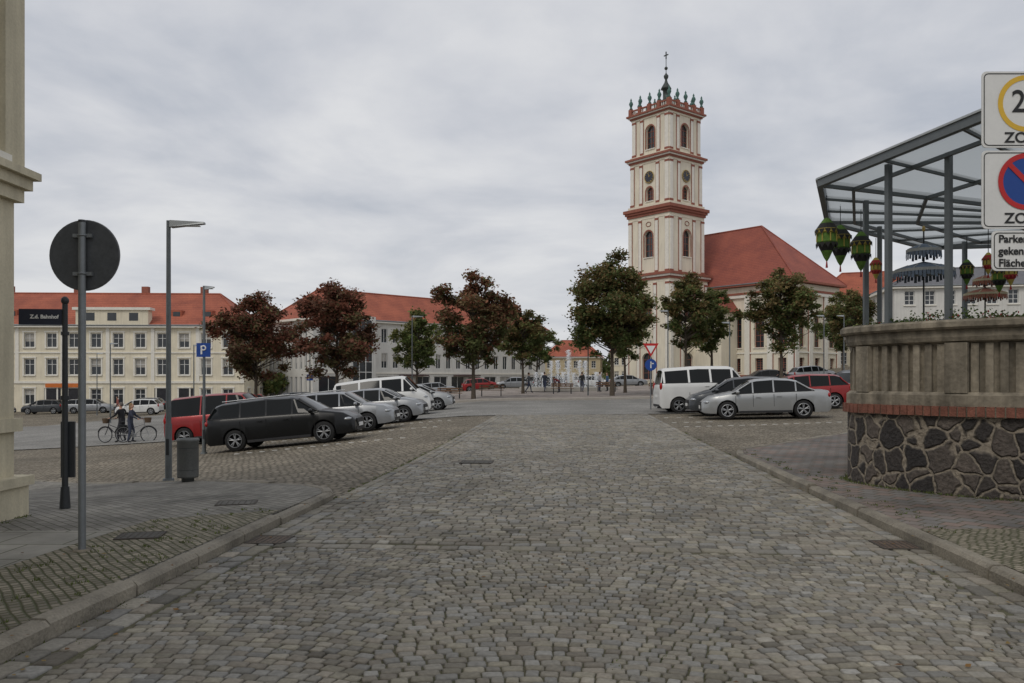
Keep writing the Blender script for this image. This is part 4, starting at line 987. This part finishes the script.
nz_=N(nt,'ShaderNodeTexNoise'); nz_.inputs['Scale'].default_value=1.5; mrr=N(nt,'ShaderNodeMapRange'); nt.links.new(nz_.outputs[0],mrr.inputs[0]); mrr.inputs[3].default_value=.08; mrr.inputs[4].default_value=.38
tp=N(nt,'ShaderNodeBsdfTransparent'); tp.inputs[0].default_value=(.72,.76,.78,1); tl_=N(nt,'ShaderNodeBsdfTranslucent'); tl_.inputs[0].default_value=(.46,.49,.50,1)
mx0=N(nt,'ShaderNodeMixShader'); mx0.inputs[0].default_value=.35; nt.links.new(tl_.outputs[0],mx0.inputs[1]); nt.links.new(b.outputs[0],mx0.inputs[2])
mx=N(nt,'ShaderNodeMixShader'); nt.links.new(mrr.outputs[0],mx.inputs[0]); nt.links.new(mx0.outputs[0],mx.inputs[1]); nt.links.new(tp.outputs[0],mx.inputs[2]); nt.links.new(mx.outputs[0],nt.nodes['Material Output'].inputs[0])
ob=Ob('glass_pavilion'); ps=M('pavilion_steel',(.13,.145,.15),.5,.15,5,0,.3)
EV=[(5.36,8.0),(4.5,12.13),(5.7,15.0),(9,18.0),(13.8,17),(14.8,12.5),(13,8.0),(8.5,6.6)]
Zn=4.42; ctr=Vector((9.6,12.6,3.95)); ev=[Vector((a,b_,Zn)) for a,b_ in EV]
fs=ob.p('fascia_gutter',ps); gp=ob.p('glass_roof',canglass); rf=ob.p('rafters',ps); wl=ob.p('fascia_light',M('fascia_light',(.38,.40,.40),.4,.12,5,0,.3))
def beam(m,a,b,w,h):
    a=Vector(a);b=Vector(b);d=(b-a).normalized(); s=d.cross(Vector((0,0,1))).normalized()*w/2; u=Vector((0,0,h/2))
    vs=[p+sx*s+sz*u for p in(a,b) for sx,sz in((-1,-1),(1,-1),(1,1),(-1,1))]
    m.add(vs,[(0,1,2,3),(7,6,5,4),(0,4,5,1),(1,5,6,2),(2,6,7,3),(3,7,4,0)])
for i in range(8):
    a,b_=ev[i],ev[(i+1)%8]
    beam(fs,a,b_,.08,.10); beam(wl,a+Vector((0,0,.065)),b_+Vector((0,0,.065)),.12,.025)
    gp.face([a,b_,ctr]); beam(rf,a,ctr,.05,.10)
    for k in range(1,3):
        c=a.lerp(b_,k/3); beam(rf,c,c.lerp(ctr,.93),.035,.07)
    for t in(.10,.32,.62): beam(rf,a.lerp(ctr,t)-Vector((0,0,.03)),b_.lerp(ctr,t)-Vector((0,0,.03)),.045,.05)
pp=ob.p('posts',ps)
for (px,py) in((4.98,10.98),(5.45,10.36),(6.9,9.55),(9.8,9.25),(12.3,10.7),(13.2,13),(12.0,15.7),(9,16.5),(6.6,14.9),(5.5,12.9)):
    dd=math.hypot(px-ctr.x,py-ctr.y); zt=ctr.z+(Zn-ctr.z)*min(1,dd/5.0)
    pp.box(px,py,(2.25+zt)/2,.07,.07,zt-2.25,math.atan2(py-ctr.y,px-ctr.x)); pp.box(px,py,2.30,.14,.14,.02,math.atan2(py-ctr.y,px-ctr.x))
for (x_,y_) in((10.5,15),(11.5,12)): pp.box(x_,y_,2.6,.08,.08,2.7)
bt=ob.p('bar_counter',M('bar_wood',(.16,.09,.05),.6)); bt.bbox(8.6,11.4,13,15,1.25,2.3); bt.bbox(8.4,11.6,12.8,15.2,2.3,2.36)
ob.done()
lg=M('lantern_green',(.10,.20,.03),.75,.5,9); lk=M('lantern_black',(.02,.02,.018),.8,.2); lr=M('lantern_red',(.33,.03,.03),.75,.2); ly=M('lantern_yellow',(.45,.36,.08),.75,.2)
def lantern(x,y,zt,s=1.0,alt=False,name='fabric_lantern'):
    ob=Ob(name,(x,y,zt)); A_,B_=(lg,lk) if not alt else (ly,lr)
    ob.p('cord',dark).cyl((0,0,.02*s),(0,0,.35),.006,.006,5)
    def l(part,mt,pr): ob.p(part,mt).lathe([(r*s,z*s) for r,z in pr],(0,0,0),16,False)
    l('cap',A_,[(0,.02),(.05,0),(.12,-.09)]); l('cap_band',B_,[(.12,-.09),(.19,-.19)]); l('body_top',ly if not alt else lg,[(.19,-.19),(.195,-.25),(.17,-.27)])
    l('body',A_,[(.17,-.27),(.175,-.42),(.15,-.46)]); l('body_band',B_,[(.15,-.46),(.13,-.52),(.10,-.58)]); l('tip',A_,[(.10,-.58),(.05,-.70),(0,-.78)])
    f=ob.p('fringe_points',B_)
    for ring_r,z in((.195,-.2),(.178,-.44)):
        for i in range(12):
            a=2*math.pi*i/12; b_=2*math.pi*(i+1)/12; m=(a+b_)/2; q=ring_r*s*1.06
            f.face([(q*math.cos(a),q*math.sin(a),z*s),(q*math.cos(b_),q*math.sin(b_),z*s),(q*math.cos(m)*1.02,q*math.sin(m)*1.02,(z-.10)*s)])
    tp_=ob.p('stripes',ly if not alt else lk)
    for i in range(8):
        a=2*math.pi*i/8; tp_.cyl((.178*s*math.cos(a),.178*s*math.sin(a),-.27*s),(.18*s*math.cos(a),.18*s*math.sin(a),-.42*s),.012*s,.012*s,4)
    ob.p('tassel',lr).cyl((0,0,-.76*s),(0,0,-.88*s),.008,.018,6); ob.done()
for (x_,y_,z_,s_,al) in((4.74,12.5,3.98,.84,0),(5.38,13.6,4.08,.86,0),(5.36,12.75,3.82,.78,0),(6.4,14.6,3.7,.5,1),(6.85,12.5,3.36,.5,0),(7.0,12.2,3.42,.42,1),(7.75,13.2,3.4,.6,0),(7.45,12.4,3.34,.5,1)):
    lantern(x_,y_,z_,s_,bool(al))
def parasol(x,y,z0,s=1,cols=((.15,.19,.25),(.40,.41,.40))):
    ob=Ob('fringed_parasol',(x,y,z0)); a_=M('parasol_c%d'%int(cols[0][0]*1000),cols[0],.8,.3,9); b_=M('parasol_p%d'%int(cols[1][0]*1000),cols[1],.8,.2,9)
    ob.p('pole',dark).cyl((0,0,-2.0*s),(0,0,.75*s),.016,.012,8)
    for r,z,hh in((.44,.14,.13),(.25,.46,.09)):
        ob.p('canopy',a_).lathe([(r*s,z*s),(r*.55*s,(z+hh*.55)*s),(.02*s,(z+hh)*s)],(0,0,0),20,False)
        ob.p('band',b_).lathe([(r*1.01*s,(z-.045)*s),(r*1.01*s,z*s)],(0,0,0),20,False)
        f=ob.p('fringe',a_); n=int(60*r/.5)
        for i in range(n):
            q=2*math.pi*i/n; q2=2*math.pi*(i+.8)/n; l_=.11+.02*(i%3); f.face([(r*s*math.cos(q),r*s*math.sin(q),(z-.045)*s),(r*s*math.cos(q2),r*s*math.sin(q2),(z-.045)*s),(r*s*math.cos(q2)*1.02,r*s*math.sin(q2)*1.02,(z-l_)*s),(r*s*math.cos(q)*1.02,r*s*math.sin(q)*1.02,(z-l_)*s)])
        for i in range(8):
            q=2*math.pi*i/8; ob.p('ribs',b_).cyl((r*s*math.cos(q),r*s*math.sin(q),z*s),(r*.55*s*math.cos(q),r*.55*s*math.sin(q),(z+hh*.55)*s),.009,.009,4)
    ob.p('finial',gold).ell((0,0,.78*s),(.025*s,.025*s,.05*s)); ob.done()
parasol(6.25,12.6,3.08,.98); parasol(8.55,15,3.0,.8,((.3,.12,.08),(.5,.45,.3)))
V=[];Cc=[]
for s_ in np.arange(0,LT*.45,.09):
    p,nn=along(s_)
    if p[1]>11.3: continue
    px,py=p-nn*.2; n=60; hgt=.04+.03*math.sin(s_*3)
    cc=np.array([px,py,2.31])+rng.normal(0,1,(n,3))*np.array([.07,.07,hgt]); cc[:,2]=np.maximum(cc[:,2],2.295)
    ax=rng.normal(0,1,(n,3)); ax/=np.linalg.norm(ax,axis=1)[:,None]; bx=np.cross(ax,rng.normal(0,1,(n,3))); bx/=np.linalg.norm(bx,axis=1)[:,None]; s=.020
    V.append(np.stack([cc-ax*s,cc-bx*s*.6,cc+ax*s,cc+bx*s*.6],1).reshape(-1,3)); fl_=rng.random(n)<(.18 if rng.random()<.4 else .01)
    col=np.where(fl_[:,None],np.array([[.40,.06,.06]]),np.array([[.08,.12,.035]]))*rng.uniform(.6,1.4,(n,1)); Cc.append(np.repeat(col,4,0))
V=np.concatenate(V);Cc=np.concatenate(Cc); e=D.objects.new('flower_planter',None); coll.objects.link(e)
np_mesh('plants',V,np.arange(len(V)).reshape(-1,4),leafm,Cc,parent=e)
# ---------------------------------------------------------------- fountain
fx,fy=5.3,78; ob=Ob('fountain',(fx,fy,G(fx,fy)+.15))
ob.p('basin_rim',M('pale_stone',(.4,.38,.34),.7)).lathe([(4.6,0),(4.6,.35),(4.3,.38),(4.2,.35),(4.2,.1)],(0,0,0),40,False)
ob.p('water',M('pool_water',(.12,.15,.16),.08,.2,2,0,0,.8)).cyl((0,0,.1),(0,0,.14),4.21,4.21,40)
wm,nt,b=nodes('water_spray'); b.inputs['Base Color'].default_value=(.95,.96,.97,1); b.inputs['Roughness'].default_value=.3
sp=N(nt,'ShaderNodeBsdfTranslucent'); sp.inputs[0].default_value=(.95,.96,.97,1); mxx=N(nt,'ShaderNodeMixShader'); nzz=N(nt,'ShaderNodeTexNoise'); nt.links.new(nzz.outputs[0],mxx.inputs[0]); nt.links.new(b.outputs[0],mxx.inputs[1]); nt.links.new(sp.outputs[0],mxx.inputs[2]); nt.links.new(mxx.outputs[0],nt.nodes['Material Output'].inputs[0])
e=ob.done()
V=[]
jets=[(0,0,3.7)]+[(1.7*math.cos(q),1.7*math.sin(q),2.7) for q in np.arange(.25,6.2,1.26)]+[(3.2*math.cos(q),3.2*math.sin(q),1.6) for q in np.arange(.3,6.3,1.05)]
for jx,jy,jh in jets:
    n=int(1000*jh/3); u=rng.random(n); up=u**.8*jh; sprd=.03+.05*(up/jh)
    dwn=rng.random(n)<.45; sprd=np.where(dwn,.06+.16*(1-up/jh)**.7+.05,sprd)
    c=np.stack([jx+rng.normal(0,1,n)*sprd,jy+rng.normal(0,1,n)*sprd,.14+up],1); s=rng.uniform(.018,.05,(n,1))
    ax=rng.normal(0,1,(n,3)); ax/=np.linalg.norm(ax,axis=1)[:,None]; bx=np.cross(ax,rng.normal(0,1,(n,3))); bx/=np.linalg.norm(bx,axis=1)[:,None]
    V.append(np.stack([c-ax*s,c-bx*s,c+ax*s,c+bx*s],1).reshape(-1,3))
V=np.concatenate(V); np_mesh('water_jets',V,np.arange(len(V)).reshape(-1,4),wm,parent=e)
wood=M('bench_wood',(.2,.12,.07),.7,.3)
for (x,y,rz) in((-4.5,60,0),(-1.5,60.3,0),(10.5,58,.1),(14.5,57.4,.1),(17.5,57.2,0),(-13,62,0),(4.0,66,0),(8.0,70,.3)):
    ob=Ob('park_bench',(x,y,G(x,y)+.15),rz)
    for k in range(4): ob.p('seat',wood).box(0,-.18+k*.12,.45,1.8,.10,.04)
    for k in range(2): ob.p('backrest',wood).box(0,.26,.62+k*.16,1.8,.03,.11)
    for s_ in(-.7,.7): ob.p('legs',dark).box(s_,-.15,.21,.06,.06,.43); ob.p('legs',dark).box(s_,.25,.42,.06,.05,.85)
    ob.done()

# ---------------------------------------------------------------- people
def person(name,x,y,rz,top,trouser,hair,pose='stand',h=1.72,long_hair=False,zoff=0.0):
    s=h/1.72
    J=dict(pel=(0,0,.95),sp=(0.01,0,1.12),ch=(0.02,0,1.33),nk=(0.01,0,1.47),hd=(0.03,0,1.56))
    for sg,k in((1,'l'),(-1,'r')):
        J['sh'+k]=(.01,sg*.18,1.40); J['hp'+k]=(0,sg*.095,.90)
        J['el'+k]=(-.03,sg*.23,1.12); J['wr'+k]=(.06,sg*.25,.87); J['ha'+k]=(.08,sg*.25,.80)
        J['kn'+k]=(.02,sg*.10,.50); J['an'+k]=(-.02,sg*.10,.09); J['to'+k]=(.15,sg*.12,.03)
    if pose=='walk':
        J['knl']=(.20,.10,.53);J['anl']=(.26,.10,.10);J['tol']=(.42,.11,.05);J['knr']=(-.06,-.10,.50);J['anr']=(-.32,-.10,.15);J['tor']=(-.18,-.11,.03)
        J['ell']=(-.14,.23,1.14);J['wrl']=(-.10,.25,.90);J['hal']=(-.08,.25,.83);J['elr']=(.06,-.23,1.13);J['wrr']=(.22,-.23,.95);J['har']=(.28,-.23,.90)
    if pose=='bike':
        for sg,k in((1,'l'),(-1,'r')):
            J['el'+k]=(.16,sg*.26,1.18);J['wr'+k]=(.40,sg*.25,1.06);J['ha'+k]=(.47,sg*.24,1.04)
        J['hd']=(.06,0,1.55); J['ch']=(.07,0,1.31); J['nk']=(.07,0,1.46)
        J['shl']=(.06,.18,1.38);J['shr']=(.06,-.18,1.38)
        J['knl']=(.10,.16,.50);J['anl']=(.04,.20,.09);J['tol']=(.20,.22,.03);J['knr']=(.05,-.15,.50);J['anr']=(-.04,-.18,.09);J['tor']=(.12,-.20,.03)
    if pose=='bend':
        J['sp']=(.12,0,1.07);J['ch']=(.32,0,1.16);J['nk']=(.44,0,1.20);J['hd']=(.52,0,1.20);
        for sg,k in((1,'l'),(-1,'r')):
            J['sh'+k]=(.36,sg*.18,1.17);J['el'+k]=(.42,sg*.2,.90);J['wr'+k]=(.52,sg*.15,.68);J['ha'+k]=(.55,sg*.14,.62)
    Rr=dict(pel=.15,sp=.135,ch=.15,nk=.055,hd=.06)
    for k in 'lr': Rr.update({'sh'+k:.068,'hp'+k:.095,'el'+k:.045,'wr'+k:.028,'ha'+k:.032,'kn'+k:.062,'an'+k:.042,'to'+k:.036})
    E=[('pel','sp'),('sp','ch'),('ch','nk'),('nk','hd')]
    for k in 'lr': E+=[('ch','sh'+k),('sh'+k,'el'+k),('el'+k,'wr'+k),('wr'+k,'ha'+k),('pel','hp'+k),('hp'+k,'kn'+k),('kn'+k,'an'+k),('an'+k,'to'+k)]
    names=list(J); me=D.meshes.new('skel'); me.from_pydata([tuple(c*s for c in J[n]) for n in names],[(names.index(a),names.index(b)) for a,b in E],[])
    o=D.objects.new('skel',me); coll.objects.link(o); o.modifiers.new('s','SKIN'); sub=o.modifiers.new('u','SUBSURF'); sub.levels=1; sub.render_levels=1
    for i,n in enumerate(names):
        q=me.skin_vertices[0].data[i]; rr=Rr[n]*s; q.radius=(rr,rr); q.use_root=(n=='pel')
        if n in('pel','sp','ch'): q.radius=(rr*1.0,rr*.85)
    dg=C.evaluated_depsgraph_get(); nm=D.meshes.new_from_object(o.evaluated_get(dg)); D.objects.remove(o)
    jac=M('cloth_%d_%d_%d'%tuple(int(c*999) for c in top),top,.9,.25,12,.2); trs=M('cloth_%d_%d_%d'%tuple(int(c*999) for c in trouser),trouser,.9,.25,12,.2); hm=M('hair_%d_%d_%d'%tuple(int(c*999) for c in hair),hair,.8,.3,30)
    nm.materials.clear()
    for m in(jac,trs,skin,black): nm.materials.append(m)
    segs=[]
    for a,b in E:
        mi=0
        if a[:2] in('hp','kn') or b[:2]=='hp': mi=1
        if a[:2]=='an': mi=3
        if a[:2]=='wr' or a=='nk': mi=2
        segs.append((Vector(J[a])*s,Vector(J[b])*s,mi))
    for p in nm.polygons:
        c=p.center; best=9;bi=0
        for a,b,mi in segs:
            t=max(0,min(1,(c-a).dot(b-a)/(b-a).length_squared)); dd=(a.lerp(b,t)-c).length
            if dd<best: best=dd;bi=mi
        p.material_index=bi; p.use_smooth=True
    ob=Ob(name,(x,y,G(x,y)+zoff),rz); bo=D.objects.new('body',nm); coll.objects.link(bo); ob.extra.append(bo)
    hx,hy,hz=[c*s for c in J['hd']]; hz+=.07*s; 
    if pose=='bend': hx+=.05
    hd=ob.p('head',skin); hd.ell((hx,hy,hz),(.092*s,.076*s,.118*s),14); hd.ell((hx+.092*s,hy,hz-.01*s),(.018*s,.013*s,.022*s),6)
    for sg in(1,-1): hd.ell((hx-.005,hy+sg*.077*s,hz-.005),(.02*s,.01*s,.03*s),6); ob.p('eyes',dark).ell((hx+.083*s,hy+sg*.03*s,hz+.012*s),(.01*s,.012*s,.008*s),6)
    ob.p('mouth',M('lips',(.35,.12,.1),.6)).ell((hx+.083*s,hy,hz-.055*s),(.01*s,.025*s,.007*s),6)
    hr=ob.p('hair',hm); hr.ell((hx-.022*s,hy,hz+.03*s),(.095*s,.086*s,.105*s),12)
    if long_hair: hr.ell((hx-.06*s,hy,hz-.08*s),(.055*s,.078*s,.13*s),10)
    for k,sg in(('l',1),('r',-1)):
        a=Vector(J['wr'+k])*s; b=Vector(J['ha'+k])*s; d_=(b-a).normalized(); fgr=ob.p('fingers',skin)
        side=Vector((0,0,1)).cross(d_); side=side.normalized() if side.length>.2 else Vector((1,0,0))
        if abs(d_.z)>.7: side=Vector((1,0,0))
        for i,L_ in enumerate((.065,.075,.07,.055)):
            p0=b+side*((i-1.5)*.019*s); m=p0+d_*L_*.55*s; p1=m+(d_*.6+Vector((0,-sg*.5,-.2))).normalized()*L_*.5*s
            fgr.cyl(p0,m,.0095*s,.009*s,6); fgr.cyl(m,p1,.009*s,.007*s,6)
        t0=a.lerp(b,.5)+side*.02*s; fgr.cyl(t0,t0+(d_*.6+side*.7).normalized()*.06*s,.011*s,.008*s,6)
    ob.done()
def bicycle(x,y,rz,col,basket=True):
    ob=Ob('bicycle',(x,y,G(x,y)),rz); fm=M('bike_%d'%int(col[0]*1000),col,.4,.1); 
    for X in(-.53,.53):
        ob.p('tyres',tyre).torus((X,0,.35),.335,.018,'y',28,6); ob.p('rims',rimm).torus((X,0,.35),.31,.009,'y',28,5)
        for i in range(14):
            q=2*math.pi*i/14; ob.p('spokes',rimm).cyl((X,0,.35),(X+.31*math.cos(q),0,.35+.31*math.sin(q)),.0025,.0025,4)
        for i in range(8):
            q0=.3+i*.32;q1=q0+.32; ob.p('mudguards',dark).cyl((X+.37*math.cos(q0),0,.35+.37*math.sin(q0)),(X+.37*math.cos(q1),0,.35+.37*math.sin(q1)),.018,.018,5)
    F=ob.p('frame',fm); T=lambda a,b,r=.017:F.cyl((a[0],0,a[1]),(b[0],0,b[1]),r,r,8)
    T((-.53,.35),(-.08,.30));T((-.53,.35),(-.20,.72),.011);T((-.08,.30),(-.24,.88));T((-.08,.30),(.36,.72));T((-.18,.62),(.35,.80));T((.34,.90),(.38,.68),.02);T((.38,.68),(.53,.35))
    T((.34,.9),(.31,1.03))
    H_=ob.p('handlebar',dark); H_.cyl((.31,-.1,1.05),(.31,.1,1.05),.012,.012,8)
    for sg in(1,-1): H_.cyl((.31,sg*.1,1.05),(.16,sg*.27,1.05),.012,.015,8); 
    ob.p('saddle',dark).ell((-.27,0,.93),(.14,.08,.035)); ob.p('saddle',dark).cyl((-.24,0,.85),(-.26,0,.92),.014,.014,6)
    ob.p('crank',rimm).cyl((-.08,-.05,.30),(-.08,.05,.30),.09,.09,14); ob.p('pedals',dark).box(.07,.12,.24,.09,.09,.02); ob.p('pedals',dark).box(-.23,-.12,.36,.09,.09,.02); ob.p('crank',rimm).cyl((-.08,.06,.30),(.07,.07,.24),.012,.012,6); ob.p('crank',rimm).cyl((-.08,-.06,.30),(-.23,-.07,.36),.012,.012,6)
    ob.p('rack',dark).box(-.55,0,.76,.38,.13,.015)
    for sg in(1,-1): ob.p('rack',dark).cyl((-.6,sg*.06,.76),(-.53,sg*.05,.36),.006,.006,5)
    if basket: ob.p('basket',M('wicker',(.12,.08,.05),.9,.3,30)).lathe([(.0,0),(.12,0),(.16,.22),(.145,.22),(.11,.02)],(.50,0,.86),12,False); ob.p('pannier',M('pannier_black',(.03,.03,.035),.8)).box(-.58,.12,.58,.30,.12,.32)
    ob.done()
bicycle(-16.4,36.2,.1,(.3,.3,.3)); person('cyclist_woman',-16.6,36.08,.1,(.04,.045,.07),(.05,.06,.09),(.25,.15,.07),'bike',1.7,True)
bicycle(-17.6,36.9,3.0,(.02,.02,.03)); person('cyclist_man',-17.35,36.93,3.0,(.015,.015,.018),(.03,.03,.035),(.12,.10,.09),'bike',1.76)
pk=.15
person('pedestrian',2.9,74,1.2,(.03,.035,.05),(.04,.05,.09),(.05,.03,.02),'walk',1.75,False,pk)
person('pedestrian',4.0,70.5,2.6,(.25,.05,.05),(.05,.05,.07),(.2,.12,.05),'bend',1.65,True,pk)
person('pedestrian',7.6,72,.3,(.4,.4,.42),(.05,.06,.1),(.1,.06,.03),'stand',1.7,False,pk)
person('pedestrian',8.3,72.3,3.4,(.05,.1,.2),(.03,.03,.03),(.1,.06,.03),'stand',1.6,True,pk)
person('pedestrian',5.9,70,1.4,(.03,.03,.03),(.05,.06,.1),(.1,.06,.03),'walk',1.7,False,pk)
person('pedestrian',1.4,70,.2,(.12,.13,.14),(.05,.06,.1),(.1,.06,.03),'walk',1.7,False,pk)
person('pedestrian',-18.3,52,.2,(.4,.38,.35),(.05,.06,.1),(.3,.28,.26),'walk',1.7,False,0)
person('pedestrian',20.5,63,3.2,(.02,.02,.03),(.06,.06,.08),(.05,.03,.02),'walk',1.75,False,pk)
person('pedestrian',-38,80,3.2,(.3,.1,.08),(.06,.06,.08),(.05,.03,.02),'walk',1.75,False,0)
person('pedestrian',-27,70,.2,(.06,.1,.2),(.06,.06,.08),(.05,.03,.02),'walk',1.75,False,0)

# ---------------------------------------------------------------- sky, sun, camera
w=D.worlds.new('World'); C.scene.world=w; w.use_nodes=True; nt=w.node_tree; bg=nt.nodes['Background']
el=math.radians(48); az=math.atan2(-.5,-.75)
sk=N(nt,'ShaderNodeTexSky',sky_type='NISHITA'); sk.sun_disc=False; sk.sun_elevation=el; sk.sun_rotation=az; sk.dust_density=3
tc=N(nt,'ShaderNodeTexCoord'); sp=N(nt,'ShaderNodeSeparateXYZ'); nt.links.new(tc.outputs['Generated'],sp.inputs[0])
zc=mathn(nt,'ADD',mathn(nt,'MAXIMUM',sp.outputs[2],0),.14)
cb=N(nt,'ShaderNodeCombineXYZ'); nt.links.new(mathn(nt,'DIVIDE',sp.outputs[0],zc),cb.inputs[0]); nt.links.new(mathn(nt,'DIVIDE',sp.outputs[1],zc),cb.inputs[1])
n1=N(nt,'ShaderNodeTexNoise'); n1.inputs['Scale'].default_value=.85; n1.inputs['Detail'].default_value=7; n1.inputs['Roughness'].default_value=.55; n1.inputs['Distortion'].default_value=.5; nt.links.new(cb.outputs[0],n1.inputs['Vector'])
n2=N(nt,'ShaderNodeTexNoise'); n2.inputs['Scale'].default_value=2.6; n2.inputs['Detail'].default_value=6; nt.links.new(cb.outputs[0],n2.inputs['Vector'])
s=mathn(nt,'ADD',mathn(nt,'MULTIPLY',n1.outputs[0],.72),mathn(nt,'MULTIPLY',n2.outputs[0],.28))
cr=N(nt,'ShaderNodeValToRGB'); nt.links.new(s,cr.inputs[0])
e=cr.color_ramp; e.elements[0].position=.38; e.elements[0].color=(.46,.49,.55,1); e.elements[1].position=.60; e.elements[1].color=(.73,.735,.75,1)
q=e.elements.new(.49); q.color=(.60,.615,.655,1)
hz=N(nt,'ShaderNodeMapRange'); nt.links.new(sp.outputs[2],hz.inputs[0]); hz.inputs[1].default_value=.0; hz.inputs[2].default_value=.28; hz.inputs[3].default_value=.5; hz.inputs[4].default_value=0
cc=mixc(nt,hz.outputs[0],cr.outputs[0],(.69,.70,.71))
vm=N(nt,'ShaderNodeVectorMath',operation='SCALE'); nt.links.new(cc,vm.inputs[0]); vm.inputs['Scale'].default_value=10.3
nt.links.new(mixc(nt,.95,sk.outputs[0],vm.outputs[0]),bg.inputs[0]); bg.inputs[1].default_value=.1
sl=D.lights.new('Sun','SUN'); sl.energy=.9; sl.angle=math.radians(20); sl.color=(1,.94,.85); so=D.objects.new('sun',sl); coll.objects.link(so)
dv=Vector((math.sin(az)*math.cos(el),math.cos(az)*math.cos(el),math.sin(el))); so.rotation_euler=dv.to_track_quat('Z','Y').to_euler()
cam=D.cameras.new('camera'); co=D.objects.new('camera',cam); coll.objects.link(co); co.location=(0,0,1.55); co.rotation_euler=(math.pi/2,0,0)
cam.sensor_width=36; cam.lens=830/1024*36; cam.shift_y=.0376; cam.clip_end=4000; cam.clip_start=.1
C.scene.camera=co
C.scene.view_settings.view_transform='Standard'; C.scene.view_settings.look='None'; C.scene.view_settings.exposure=0
